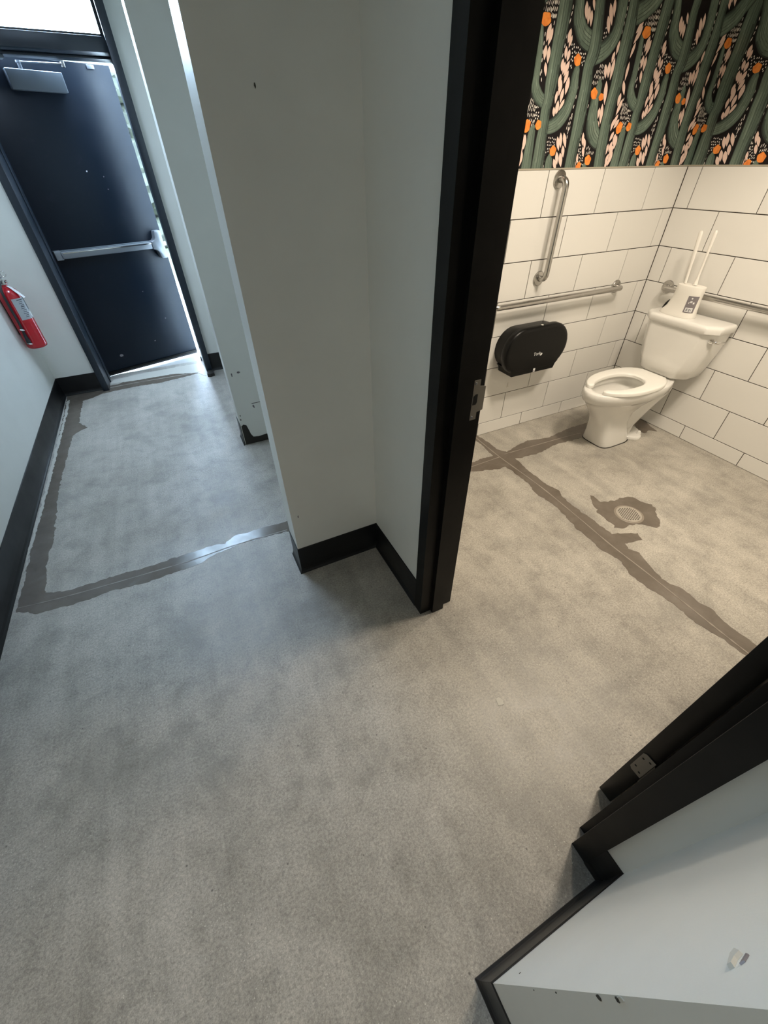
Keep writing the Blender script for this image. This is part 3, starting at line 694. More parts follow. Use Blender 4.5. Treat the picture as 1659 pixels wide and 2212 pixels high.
finish("latch_bolt", add_box(bmesh.new(), 0.909, 0.938, -0.040, -0.018, 1.000, 1.030, 0.003), 'chrome', bar, True, angle=40)
# closer
closer = finish("closer_body", add_box(bmesh.new(), 0.232, 0.572, -0.064, -0.0005, 1.968, 2.070, 0.006, 3), 'closer_grey', door1, True, angle=40)
lathe("closer_spindle", [(0, 2.0705), (0.012, 2.0705), (0.012, 2.100), (0.016, 2.100), (0.016, 2.112), (0, 2.112)], 'aluminium', closer, (0.335, -0.036, 0), n=16)
bm = bmesh.new(); add_tube(bm, [(0.335, -0.036, 2.106), (0.45, -0.085, 2.106), (0.575, -0.135, 2.104)], [0.009, 0.008, 0.009], 8, flat=0.5)
finish("closer_arm", bm, 'closer_grey', closer, True, angle=40)
lathe("closer_elbow", [(0, 2.088), (0.012, 2.088), (0.012, 2.126), (0, 2.126)], 'dull_steel', closer, (0.578, -0.136, 0), n=14)
bm = bmesh.new(); add_tube(bm, [(0.578, -0.136, 2.120), (0.40, -0.150, 2.120), (0.205, -0.165, 2.120)], [0.008, 0.007, 0.008], 8, flat=0.6)
finish("closer_arm", bm, 'closer_grey', closer, True, angle=40)
finish("arm_shoe", add_box(bmesh.new(), 0.165, 0.230, -0.200, -0.13, 2.096, 2.112, 0.003), 'closer_grey', closer, True, angle=40)

# ------------------------------------------------------------------ outside
M['outside'] = mat('blocker_grey', (0.20, 0.20, 0.19), 0.8)
tag(box("pavement", -6, 6, 4.70, 9.0, -0.12, -0.012, 'pavement'), "pale pavement outside the exit door", kind='structure')
tag(box("lawn", -14, 14, 9.0, 26, -0.12, -0.012, 'lawn'), "green lawn beyond the pavement", kind='structure')
tag(box("skylight_blocker", 0.62, 0.80, 4.722, 7.6, -0.011, 3.3, 'outside'), "added unseen wall blocking skylight right of the exit door", kind='structure')  # added out of view to limit the skylight reaching the door
bm = bmesh.new()
for i in range(70):
    x = -5 + 10 * i / 69 + rnd.uniform(-.2, .2)
    for k in range(5):
        r = rnd.uniform(0.35, 0.6)
        mtx = Matrix.Translation((x, 14 + rnd.uniform(-.4, .4), 0.3 + k * 0.66 + rnd.uniform(-.1, .1))) @ Matrix.Diagonal((r, r, r * 0.9, 1))
        bmesh.ops.create_icosphere(bm, subdivisions=3, radius=1.0, matrix=mtx)
for i in range(26):  # unseen side row, added to block sky entering by the door gap
    y = 6.4 + 6.5 * i / 25
    for k in range(5):
        r = rnd.uniform(0.35, 0.6)
        mtx = Matrix.Translation((2.1 + rnd.uniform(-.2, .2), y, 0.3 + k * 0.6 + rnd.uniform(-.1, .1))) @ Matrix.Diagonal((r, r, r * 0.9, 1))
        bmesh.ops.create_icosphere(bm, subdivisions=3, radius=1.0, matrix=mtx)
for v in bm.verts: v.co += Vector((rnd.uniform(-.05, .05), rnd.uniform(-.05, .05), rnd.uniform(-.05, .05)))
tag(finish("hedge", bm, 'hedge', recalc=False), "green hedge glimpsed through the gap over the exit door, plus an added side row blocking skylight", "hedge", kind='stuff')

# ------------------------------------------------------------------ restroom doorway: frame and open door
frame2 = tag(empty("trim_2", (0.69, 0.45, 0)), "black metal frame of the restroom doorway", kind='structure')
def f2(name, pts, z0, z1, parent=frame2, m='frame_black'):
    o = prism(name, pts, z0, z1, m, parent)
    o.location = -Vector(frame2.location)
    return o
JX0, JX1 = 0.6080, 0.7690
def jamb_outline(y_out, y_in, stop):
    s = 1 if stop > y_in else -1
    return [(JX0, y_out), (JX0, y_in), (0.660, y_in), (0.660, stop), (0.7165, stop), (0.7165, y_in), (JX1, y_in), (JX1, y_out), (XR2 + 0.0004, y_out), (XR2 + 0.0004, y_out - 0.0 * s), (XR - 0.0004, y_out)]
jl = f2("jamb", [(JX0, 0.960), (JX0, 0.905), (0.660, 0.905), (0.660, 0.886), (0.7165, 0.886), (0.7165, 0.905), (JX1, 0.905), (JX1, 0.9545), (0.6190, 0.9545), (0.6190, 0.960)], 0.0012, 2.14)
jr = f2("jamb", [(JX0, -0.061), (JX0, -0.0095), (0.660, -0.0095), (0.660, 0.0085), (0.7165, 0.0085), (0.7165, -0.0095), (JX1, -0.0095), (JX1, -0.0545), (0.6190, -0.0545), (0.6190, -0.061)], 0.0012, 2.14)
f2("header", [(JX0, -0.061), (JX1, -0.061), (JX1, 0.960), (JX0, 0.960)], 2.1405, 2.1885)
bm = bmesh.new(); add_box(bm, 0.660, 0.7165, 0.009, 0.8855, 2.122, 2.140)
o = finish("header_stop", bm, 'frame_black', frame2); o.location = -Vector(frame2.location)
# strike plate with its lip, latch hole and screws, on the left jamb
bm = bmesh.new()
pts = [(0.7190, 0.952), (0.7530, 0.952), (0.7530, 0.976), (0.7745, 0.980), (0.7745, 1.056), (0.7530, 1.060), (0.7530, 1.080), (0.7190, 1.080)]
add_prism(bm, pts, 0.9028, 0.9049, axes='xzy')
sp = finish("strike_plate", bm, 'dull_steel', jl); sp["label"] = "dull metal strike plate with a latch hole"
bm = bmesh.new()
add_prism(bm, [(0.733, 1.003), (0.745, 1.003), (0.748, 1.010), (0.748, 1.036), (0.741, 1.036), (0.734, 1.030)], 0.9018, 0.9027, axes='xzy')
finish("latch_hole", bm, 'dark_void', sp)
for z in (0.962, 1.070):
    lathe("screw", [(0, 0.9012), (0.0035, 0.9018), (0.004, 0.9027)], 'aluminium', sp, (0.737, 0, z), 'y', 12)

door2 = tag(empty("door_2", (0.79, 0.0135, 0)), "black restroom door standing wide open seen edge on", kind='structure')
dl_ = box("door_panel", 0, 0.905, 0, 0.0445, 0.016, 2.118, 'frame_black', door2, 0.0015)
def hinge(z0):
    bm = bmesh.new()
    add_prism(bm, [(0.0012, z0), (0.0012, z0 + 0.108), (0.028, z0 + 0.108), (0.0355, z0 + 0.100), (0.0355, z0 + 0.008), (0.028, z0)], -0.0022, -0.0002, axes='yzx')
    h = finish("hinge_leaf", bm, 'dull_steel', door2); h["label"] = "dull steel hinge leaf with four screw holes"
    for y, z in ((0.027, 0.030), (0.027, 0.082), (0.011, 0.018), (0.011, 0.092)):
        lathe("screw_hole", [(0, -0.0026), (0.0032, -0.0026), (0.0032, -0.0023)], 'dark_void', h, (0, y, z0 + z), 'x', 10)
    lathe("hinge_pin", [(0, z0 - 0.004), (0.006, z0 - 0.002), (0.006, z0 + 0.110), (0, z0 + 0.112)], 'frame_black', h, (-0.008, -0.006, 0), n=12)
for z0 in (0.2525, 1.02, 1.80): hinge(z0)

# ------------------------------------------------------------------ wall tiles (each its own object, shared meshes)
TP, RP, GAP = 0.4065, 0.2036, 0.0045
tile_cache = {}
def tile_mesh(w, h):
    key = (round(w, 4), round(h, 4))
    if key not in tile_cache:
        bm = bmesh.new()
        b = 0.0012
        lo = [bm.verts.new(p) for p in ((0, 0, 0), (w, 0, 0), (w, 0, h), (0, 0, h))]
        m0 = [bm.verts.new(p) for p in ((0, -0.0072, 0), (w, -0.0072, 0), (w, -0.0072, h), (0, -0.0072, h))]
        hi = [bm.verts.new(p) for p in ((b, -0.008, b), (w - b, -0.008, b), (w - b, -0.008, h - b), (b, -0.008, h - b))]
        bm.faces.new(hi)
        for a, c in ((lo, m0), (m0, hi)):
            for i in range(4): bm.faces.new((a[i], a[(i + 1) % 4], c[(i + 1) % 4], c[i]))
        bmesh.ops.recalc_face_normals(bm, faces=bm.faces[:])
        me = bpy.data.meshes.new("tile"); bm.to_mesh(me); bm.free()
        me.materials.append(M['tile'])
        tile_cache[key] = me
    return tile_cache[key]

def tile_wall(parent, u0, u1, joint_even, joint_odd, place):
    """rows from the top; joints at joint + k * TP"""
    for row in range(8):
        zt = ZT - row * RP
        zb = max(zt - RP, 0.0)
        if zt - zb < 0.03: continue
        j = joint_even if row % 2 == 0 else joint_odd
        k0 = math.floor((u0 - j) / TP)
        u = j + k0 * TP
        while u < u1:
            a, b = max(u, u0), min(u + TP, u1)
            if b - a > 0.012:
                me = tile_mesh(b - a - GAP, zt - zb - GAP)
                o = bpy.data.objects.new("tile", me)
                COL.objects.link(o)
                o.parent = parent
                place(o, a + GAP / 2, b - GAP / 2, zb + GAP / 2)
            u += TP
def place_back(o, a, b, z): o.location = (a, YB + 0.0075, z)
def place_right(o, a, b, z):
    o.location = (XT + 0.0075, b, z); o.rotation_euler = (0, 0, -math.pi / 2)
tile_wall(wall_back, XR2 + 0.002, XT - 0.001, 1.983, 1.779, place_back)
# on the right wall the tile's +x runs towards -y
tile_wall(wall_toilet, -0.118, YB - 0.001, 1.997, 1.7935, lambda o, a, b, z: place_right(o, a, b, z))
tag(box("trim_3", XR2 + 0.001, XT - 0.001, YB - 0.0015, YB + 0.0028, ZT - 0.001, ZT + 0.006, 'edge_trim'), "thin beige edge trim over the tiles on the dispenser wall", kind='structure')
tag(box("trim_4", XT - 0.0015, XT + 0.0028, -0.118, YB - 0.0016, ZT - 0.001, ZT + 0.006, 'edge_trim'), "thin beige edge trim over the tiles on the toilet wall", kind='structure')

# ------------------------------------------------------------------ wallpaper: flat print, repeat 0.624 m, unrolled over both walls
def clip_poly(poly, f):
    out = []
    n = len(poly)
    for i in range(n):
        a, b = poly[i], poly[(i + 1) % n]
        fa, fb = f(a), f(b)
        if fa >= 0: out.append(a)
        if (fa >= 0) != (fb >= 0):
            t = fa / (fa - fb)
            out.append((a[0] + (b[0] - a[0]) * t, a[1] + (b[1] - a[1]) * t))
    return out

class Print:
    MATS = ['wp_green0', 'wp_green1', 'wp_green2', 'wp_green3', 'wp_green4', 'wp_pink', 'wp_white', 'wp_orange']
    def __init__(self):
        self.bm = {'b': bmesh.new(), 'r': bmesh.new()}
    zmin = 0.0
    def poly(self, pts, mi, layer):
        d = 0.0004 + 0.00012 * layer
        if self.zmin:
            pts = clip_poly(pts, lambda p: p[1] - self.zmin)
            if len(pts) < 3: return
        pts = clip_poly(pts, lambda p: p[1] - (ZT + 0.004))
        if len(pts) < 3: return
        pts = clip_poly(pts, lambda p: HC - 0.002 - p[1])
        if len(pts) < 3: return
        back = clip_poly(pts, lambda p: XT - 0.001 - p[0])
        if len(back) >= 3: back = clip_poly(back, lambda p: p[0] - XR2 - 0.002)
        if len(back) >= 3:
            vs = [self.bm['b'].verts.new((u, YB - d, z)) for u, z in back]
            try: self.bm['b'].faces.new(vs).material_index = mi
            except ValueError: pass
        right = clip_poly(pts, lambda p: p[0] - XT - 0.001)
        if len(right) >= 3: right = clip_poly(right, lambda p: XT + YB + 0.11 - p[0])
        if len(right) >= 3:
            vs = [self.bm['r'].verts.new((XT - d, YB - (u - XT), z)) for u, z in right]
            try: self.bm['r'].faces.new(vs).material_index = mi
            except ValueError: pass
WP = Print()
PERIOD = 0.6235
VPER = 0.60

# strips across a stem: (from, to, shade)
RIBS = {
    'trunk': [(-1, -.93, 0), (-.93, -.80, 2), (-.80, -.66, 3), (-.66, -.62, 1), (-.62, -.40, 3), (-.40, -.24, 4), (-.24, -.20, 1), (-.20, -.02, 2), (-.02, .12, 3), (.12, .16, 0), (.16, .36, 2), (.36, .50, 2), (.50, .54, 0), (.54, .72, 1), (.72, .84, 1), (.84, 1, 0)],
    'arm': [(-1, -.84, 0), (-.84, -.66, 1), (-.66, -.44, 2), (-.44, -.38, 1), (-.38, -.14, 3), (-.14, -.08, 1), (-.08, .16, 3), (.16, .22, 1), (.22, .46, 4), (.46, .52, 1), (.52, .78, 3), (.78, .92, 2), (.92, 1, 0)],
    'short': [(-1, -.84, 1), (-.84, -.55, 3), (-.55, -.48, 2), (-.48, -.12, 3), (-.12, -.05, 1), (-.05, .30, 3), (.30, .38, 1), (.38, .70, 2), (.70, .90, 2), (.90, 1, 0)],
}
def stroke_samples(st):
    p = catmull([(a, b, w) for a, b, w in st], 7)
    if p[0].y > 2.09 and st[0][1] > 2.09:
        d = (p[0] - p[3]); p.insert(0, p[0] + Vector((d.x, d.y, 0)) * (0.14 / max(0.02, d.y)))
    L = []
    for i in range(len(p)):
        t = (p[min(i + 1, len(p) - 1)] - p[max(0, i - 1)])
        t = Vector((t.x, t.y)).normalized()
        L.append((Vector((p[i].x, p[i].y)), Vector((-t.y, t.x)), max(0.002, p[i].z)))
    return L
stroke_lines = [(k, tip, stroke_samples(st)) for k, tip, st in WP_STROKES]

def in_poly(pt, poly):
    x, y = pt; r = False
    for i in range(len(poly)):
        (x1, y1), (x2, y2) = poly[i], poly[i - 1]
        if (y1 > y) != (y2 > y) and x < (x2 - x1) * (y - y1) / (y2 - y1) + x1: r = not r
    return r

def paint_repeat(du, dv, zlo=0.0, upper=False):
    WP.zmin = 2.07 if upper else 0.0
    rr = random.Random(3)
    def sh(p): return (p[0] + du, p[1] + dv)
    # dots and dashes lie lowest
    def mark(c, w, h, tilt, mi, layer, n=6):
        pts = [(c[0] + math.cos(a) * w - math.sin(a) * h * -tilt, c[1] + math.sin(a) * h) for a in [2 * math.pi * k / n for k in range(n)]]
        pts = [(c[0] + math.cos(a) * w + math.sin(a) * tilt * h, c[1] + math.sin(a) * h) for a in [2 * math.pi * k / n for k in range(n)]]
        WP.poly([sh(p) for p in pts], mi, layer)
    for line in WP_DASH_LINES:
        for (x0, z0), (x1, z1) in zip(line, line[1:]):
            L = math.hypot(x1 - x0, z1 - z0)
            n = max(1, int(L / 0.021))
            for k in range(n):
                t = (k + 0.5) / n
                mark((x0 + (x1 - x0) * t, z0 + (z1 - z0) * t), 0.0024, 0.0072, (x1 - x0) / (z1 - z0 - 1e-6), 6, 1 + zlo)
    for kind, poly in WP_CLUSTERS:
        us = [p[0] for p in poly]; zs = [p[1] for p in poly]
        du_, dz_ = (0.0098, 0.0185) if kind == 'dash' else (0.0115, 0.0125)
        row = 0
        z = min(zs)
        while z < max(zs):
            u = min(us) + (du_ / 2 if row % 2 else 0)
            while u < max(us):
                q = (u + rr.uniform(-.0018, .0018), z + rr.uniform(-.0035, .0035))
                if in_poly(q, poly):
                    if kind == 'dash': mark(q, 0.0021, 0.0070, 0.12, 6, 1 + zlo)
                    else: mark(q, 0.0030, 0.0036, 0.0, 6, 1 + zlo)
                u += du_
            z += dz_; row += 1
    # pink spines
    lk = 0
    for x0, z0, x1, z1, w in WP_LEAVES:
        n = 7
        ax = Vector((x1 - x0, z1 - z0)); nn = Vector((-ax.y, ax.x)).normalized() * (w / 2)
        pts = []
        prof = [0, .55, .9, 1, .95, .72, .4, 0]
        for k in range(n + 1):
            p = Vector((x0, z0)) + ax * k / n + nn * prof[k] * 1.05; pts.append((p.x, p.y))
        for k in range(n - 1, 0, -1):
            p = Vector((x0, z0)) + ax * k / n - nn * prof[k] * 1.05; pts.append((p.x, p.y))
        lk += 1; WP.poly([sh(p) for p in pts], 5, 1.5 + zlo + 0.015 * lk)
    if upper: WP.zmin = 2.235
    # cactus stems
    for li, (kind, tip, S_) in enumerate(stroke_lines):
        layer = 3 + li * 0.5 + zlo
        ribs = RIBS[kind]
        flip = -1 if (S_[-1][0].y < S_[0][0].y) else 1
        for a, b, g in ribs:
            ph = rr.uniform(0, 6)
            for i in range(len(S_) - 1):
                (p, n, w), (q, m, v) = S_[i], S_[i + 1]
                gg = g
                if g == 4 and math.sin(i * 0.23 + ph) > 0.3: gg = 3
                if g == 1 and math.sin(i * 0.31 + ph) > 0.35: gg = 2
                if g == 0 and abs(a) < .9 and math.sin(i * 0.37 + ph) > 0.6: gg = 1
                A, B = -a * flip, -b * flip
                WP.poly([sh(p + n * w * A), sh(p + n * w * B), sh(q + m * v * B), sh(q + m * v * A)], gg, layer)
        if tip:
            p, n, w = S_[0]
            c = p; d = Vector((n.y, -n.x)) * -1
            d = (S_[0][0] - S_[2][0]).normalized()
            pts = [(c + n * w * math.cos(t) + d * w * 0.9 * math.sin(t)) for t in [math.pi * k / 8 for k in range(9)]]
            WP.poly([sh(x) for x in pts], 3 if kind == 'short' else 2, layer)
    # orange flowers
    for x, z, rx, rz, tilt in WP_FLOWERS:
        pts = []
        ct, st_ = math.cos(math.radians(-tilt)), math.sin(math.radians(-tilt))
        n = 22
        for k in range(n):
            a = 2 * math.pi * k / n
            lob = 1.0 + 0.085 * math.cos(5 * a + 1.6) * (1 if math.sin(a) > -0.35 else 0.2)
            px, pz = math.cos(a) * rx * lob, math.sin(a) * rz * lob
            pts.append((x + px * ct - pz * st_, z + px * st_ + pz * ct))
        for k in range(n):
            WP.poly([sh((x, z)), sh(pts[k]), sh(pts[(k + 1) % n])], 7, 10 + zlo)

for k in range(-2, 6):
    paint_repeat(k * PERIOD, 0.0)
    paint_repeat((k + 0.5) * PERIOD, VPER, 0.0, True)
wpb = box("wallpaper", XR2 + 0.001, XT - 0.0004, YB - 0.0003, YB + 0.0028, ZT + 0.0062, HC - 0.001, 'wp_black', wall_back)
wpr = box("wallpaper", XT - 0.0003, XT + 0.0028, -0.119, YB - 0.0004, ZT + 0.0062, HC - 0.001, 'wp_black', wall_toilet)
pb = finish("wallpaper_print", WP.bm['b'], Print.MATS, wpb, recalc=False)
pr = finish("wallpaper_print", WP.bm['r'], Print.MATS, wpr, recalc=False)
pb["kind"] = "stuff"; pr["kind"] = "stuff"

# ------------------------------------------------------------------ grab bars
def bend_path(corners, r, n=7):
    c = [Vector(p) for p in corners]
    out = [c[0]]
    for i in range(1, len(c) - 1):
        a = (c[i - 1] - c[i]).normalized(); b = (c[i + 1] - c[i]).normalized()
        p0, p1 = c[i] + a * r, c[i] + b * r
        for k in range(n + 1):
            t = k / n
            out.append(p0 * (1 - t) ** 2 + c[i] * 2 * t * (1 - t) + p1 * t * t)
    out.append(c[-1])
    return out

def grab_bar(a, b, nrm, label, name="grab_bar"):
    a, b, n = Vector(a), Vector(b), Vector(nrm)
    mid = (a + b) / 2
    root = empty(name, mid)
    tag(root, label, "grab bar")
    off = 0.058
    path = bend_path([a - mid + n * 0.004, a - mid + n * off, b - mid + n * off, b - mid + n * 0.004], 0.038)
    tube("rail", path, 0.0160, 'steel', root, 18)
    axis = 'y' if abs(n.y) > 0.5 else 'x'
    s = n.y + n.x
    for p in (a, b):
        fl = lathe("flange", [(0, 0.0005 * s), (0.0400, 0.0005 * s), (0.0400, 0.006 * s), (0.037, 0.010 * s), (0.024, 0.0125 * s), (0.0165, 0.0135 * s)], 'steel', root, p - mid, axis, 32)
    return root
grab_bar((2.063, YB, 1.484), (2.063, YB, 1.018), (0, -1, 0), "short vertical brushed steel grab bar above the black dispenser")
grab_bar((1.715, YB, 0.902), (2.783, YB, 0.902), (0, -1, 0), "long horizontal brushed steel grab bar between vertical bar and black dispenser")
grab_bar((XT, 1.915, 0.900), (XT, 0.985, 0.900), (-1, 0, 0), "horizontal brushed steel grab bar behind the toilet tank")

# ------------------------------------------------------------------ toilet paper dispenser
disp = empty("toilet_paper_dispenser", (2.055, YB, 0.635))
tag(disp, "black twin roll toilet paper dispenser on the tiled wall", "dispenser")
def stadium(hw, r, n=14, z=0.0):
    c = hw - r
    pts = []
    for k in range(n + 1):
        a = -math.pi / 2 + math.pi * k / n
        pts.append((c + r * math.cos(a), z + r * math.sin(a)))
    for k in range(n + 1):
        a = math.pi / 2 + math.pi * k / n
        pts.append((-c + r * math.cos(a), z + r * math.sin(a)))
    return pts
bm = bmesh.new()
P0 = stadium(0.240, 0.128)
loft(bm, [[(x, -0.001, z) for x, z in P0], [(x, -0.088, z) for x, z in stadium(0.244, 0.132)]])
finish("housing", bm, 'black_plastic', disp, True, angle=35)
bm = bmesh.new()
loft(bm, [[(x, y, z) for x, z in stadium(0.2605 - i, 0.1445 - i)] for y, i in ((-0.0885, 0.010), (-0.0885, 0.004), (-0.092, 0.0), (-0.116, 0.0), (-0.126, 0.003), (-0.133, 0.010), (-0.137, 0.022), (-0.1375, 0.03))])
cover = finish("front_cover", bm, 'black_plastic', disp, True, angle=50)
bm = bmesh.new()
add_prism(bm, [(-0.180, -0.150), (0.176, -0.150), (0.187, -0.118), (0.205, -0.100), (-0.205, -0.100), (-0.187, -0.118)], -0.1365, -0.002, axes='xzy')
bmesh.ops.bevel(bm, geom=[e for e in bm.edges if len(e.link_faces) == 2 and e.calc_face_angle(0) > 0.6], offset=0.003, segments=2, affect='EDGES')
finish("roll_guard", bm, 'black_plastic', disp, True, angle=40)
finish("lock_tab", add_box(bmesh.new(), 0.000, 0.014, -0.126, -0.112, 0.1440, 0.1475, 0.001), 'white_plastic', cover)
lg = text_mesh("logo", "Tork", 0.030, 'white_print', cover)
lg.location = (0.003, -0.1380, -0.028); lg.rotation_euler = (math.pi / 2, 0, 0)
bm = bmesh.new()
add_prism(bm, [(0.030, -0.044), (0.044, -0.041), (0.047, -0.030), (0.040, -0.026), (0.032, -0.034)], -0.1384, -0.1376, axes='xzy')
finish("logo", bm, 'white_print', cover)
bm = bmesh.new()
add_prism(bm, [(0.000, -0.146), (0.016, -0.146), (0.016, -0.124), (0.000, -0.124)], -0.1378, -0.1366, axes='xzy')
finish("lock_sticker", bm, 'white_print', cover)
bm = bmesh.new()
add_prism(bm, [(0.004, -0.142), (0.012, -0.142), (0.012, -0.137), (0.004, -0.137)], -0.1384, -0.1379, axes='xzy')
finish("lock_sticker", bm, 'print_dark', cover)
# a torn end of tissue below it
chip(wall_back, (1.985, YB - 0.001, 0.36), (0, -1, 0), [(-0.008, -0.018), (0.010, -0.017), (0.006, -0.004), (0.003, 0.018), (-0.002, 0.018), (-0.002, -0.004)], 'pale_chip', 0.0015, 'tissue_smear')

# ------------------------------------------------------------------ toilet
TY = 1.632
toilet = empty("toilet", (2.70, TY, 0))
tag(toilet, "white floor standing toilet with open front seat in the tiled corner", "toilet")
TX = 2.70
def egg(xf, xr, hw, z, n=40, pw=2.3, back=0.75, tz=0.0):
    """outline from front tip xf (towards -x) to rear xr; widest at mid; world x, local y"""
    xm = xf + (xr - xf) * 0.52
    pts = []
    for k in range(n):
        a = 2 * math.pi * k / n
        c, s = math.cos(a), math.sin(a)
        if c < 0:
            e = 2.0 / pw
            x = xm - (xm - xf) * abs(c) ** e
            y = hw * math.copysign(abs(s) ** e, s)
        else:
            e = 2.0 / 4.5
            x = xm + (xr - xm) * abs(c) ** e
            y = hw * math.copysign(abs(s) ** e, s) * (1 - (1 - back) * c)
        pts.append((x - TX, y, z + tz * (x - TX)))
    return pts
# bowl: outside up to the rim, over it and down inside
rings = []
for xf, xr, hw, z, pw, bk in ((2.462, 2.74, 0.110, 0.0012, 4.6, 0.95), (2.459, 2.745, 0.111, 0.012, 4.6, 0.95), (2.446, 2.715, 0.098, 0.08, 4.0, 0.92), (2.425, 2.695, 0.090, 0.16, 3.4, 0.9),
                          (2.385, 2.71, 0.092, 0.225, 2.6, 0.9), (2.345, 2.78, 0.110, 0.275, 2.3, 0.85), (2.302, 2.90, 0.140, 0.325, 2.1, 0.8), (2.280, 2.965, 0.158, 0.352, 2.0, 0.68), (2.262, 2.985, 0.175, 0.360, 2.0, 0.62),
                          (2.256, 2.990, 0.179, 0.400, 2.0, 0.60), (2.257, 2.990, 0.179, 0.419, 2.0, 0.60), (2.264, 2.985, 0.172, 0.425, 2.0, 0.60)):
    rings.append(egg(xf, xr, hw, z, pw=pw, back=bk))
for xf, xr, hw, z in ((2.308, 2.745, 0.124, 0.425), (2.314, 2.740, 0.119, 0.420), (2.316, 2.738, 0.117, 0.395), (2.300, 2.750, 0.130, 0.375), (2.312, 2.730, 0.118, 0.33), (2.35, 2.67, 0.085, 0.275), (2.40, 2.60, 0.05, 0.25)):
    rings.append(egg(xf, xr, hw, z, pw=2.0, back=0.8))
bm = bmesh.new()
loft(bm, rings)
bowl = finish("bowl", bm, 'ceramic', toilet, True, angle=60)
bm = bmesh.new()
ring = egg(2.375, 2.635, 0.066, 0.268, pw=2.0, back=0.8)
bm.faces.new([bm.verts.new(p) for p in ring])
w_ = finish("water", bm, 'water', bowl)
bm = bmesh.new()
loft(bm, [egg(2.456, 2.752, 0.1145, 0.0012, pw=4.6, back=0.95), egg(2.457, 2.751, 0.1135, 0.0040, pw=4.6, back=0.95)])
cl_ = finish("base_caulk", bm, 'grime', toilet); cl_["label"] = "dark dirty line around the toilet foot"
# trapway and foot behind the pedestal
bm = bmesh.new()
secs = []
for x, z0, z1, hw in ((2.66, 0.02, 0.24, 0.050), (2.72, 0.02, 0.25, 0.052), (2.78, 0.015, 0.255, 0.056), (2.85, 0.10, 0.30, 0.062), (2.91, 0.19, 0.345, 0.076), (2.96, 0.26, 0.372, 0.090), (2.985, 0.30, 0.38, 0.095)):
    r = []
    for k in range(20):
        a = 2 * math.pi * k / 20
        c, s = math.cos(a), math.sin(a)
        r.append((x - TX, hw * math.copysign(abs(c) ** 0.75, c), (z0 + z1) / 2 + (z1 - z0) / 2 * math.copysign(abs(s) ** 0.75, s)))
    secs.append(r)
loft(bm, secs)
add_tube(bm, [(2.76 - TX, 0, 0.002), (2.78 - TX, 0, 0.09), (2.84 - TX, 0, 0.17), (2.92 - TX, 0, 0.27)], [0.060, 0.054, 0.054, 0.062], 18)
finish("trapway", bm, 'ceramic', toilet, True, angle=60)
bm = bmesh.new()
def foot_outline(g, z):
    pts = []
    for k in range(36):
        a = 2 * math.pi * k / 36
        c, s = math.cos(a), math.sin(a)
        r = 0.088 + 0.030 * max(0, abs(s)) ** 3
        pts.append((2.80 - TX + (c * 0.105) * (1 + g), s * r * 1.10 * (1 + g), z))
    return pts
loft(bm, [foot_outline(0.0, 0.0012), foot_outline(0.0, 0.016), foot_outline(-0.05, 0.024), foot_outline(-0.12, 0.026)])
finish("foot", bm, 'ceramic', toilet, True, angle=50)
for s in (-1, 1):
    lathe("bolt_cap", [(0.017, 0.0255), (0.017, 0.031), (0.0135, 0.032), (0.0135, 0.036), (0.011, 0.043), (0.006, 0.047), (0, 0.048)], 'ceramic', toilet, (2.835 - TX, s * 0.090, 0), n=20)
# tank
def tank_ring(hw, xf, z, bev, xr=3.078, cut=0.03):
    pts = [(xr, -hw), (xf + bev, -hw), (xf, -hw + bev * 0.95), (xf, hw - bev * 0.95), (xf + bev, hw), (xr, hw)]
    # soften the front corners
    out = []
    n = len(pts)
    for i in range(n):
        p, a, b = Vector(pts[i]), Vector(pts[i - 1]), Vector(pts[(i + 1) % n])
        r = 0.014 if 0 < i < n - 1 else 0.02
        da, db = (a - p).normalized() * min(r, (a - p).length * .45), (b - p).normalized() * min(r, (b - p).length * .45)
        for t in (0, .25, .5, .75, 1):
            q = (p + da) * (1 - t) ** 2 + p * 2 * t * (1 - t) + (p + db) * t * t
            out.append((q.x - TX, q.y, z))
    return out
bm = bmesh.new()
loft(bm, [tank_ring(0.120, 2.935, 0.430, 0.055), tank_ring(0.160, 2.893, 0.434, 0.06), tank_ring(0.180, 2.880, 0.452, 0.062), tank_ring(0.200, 2.874, 0.52, 0.064), tank_ring(0.222, 2.870, 0.62, 0.066), tank_ring(0.238, 2.872, 0.744, 0.068)])
tank = finish("tank", bm, 'ceramic', toilet, True, angle=50)
bm = bmesh.new()
loft(bm, [tank_ring(0.246, 2.866, 0.7445, 0.068), tank_ring(0.2515, 2.860, 0.750, 0.068), tank_ring(0.2525, 2.858, 0.776, 0.068), tank_ring(0.249, 2.862, 0.786, 0.068), tank_ring(0.240, 2.872, 0.7905, 0.066), tank_ring(0.225, 2.888, 0.7918, 0.064)])
finish("tank_lid", bm, 'ceramic', toilet, True, angle=50)
# flush lever on the bevelled right corner
lv = lathe("flush_lever", [(0, -0.236), (0.014, -0.2355), (0.015, -0.226), (0.015, -0.214)], 'chrome', toilet, (2.918 - TX, 0, 0.708), 'y', 20)
bm = bmesh.new(); add_tube(bm, [(2.918 - TX, -0.233, 0.708), (2.920 - TX, -0.246, 0.708), (2.934 - TX, -0.257, 0.706), (2.962 - TX, -0.266, 0.703), (2.976 - TX, -0.268, 0.702)], [0.008, 0.009, 0.009, 0.010, 0.007], 10)
finish("lever_arm", bm, 'chrome', lv, True)
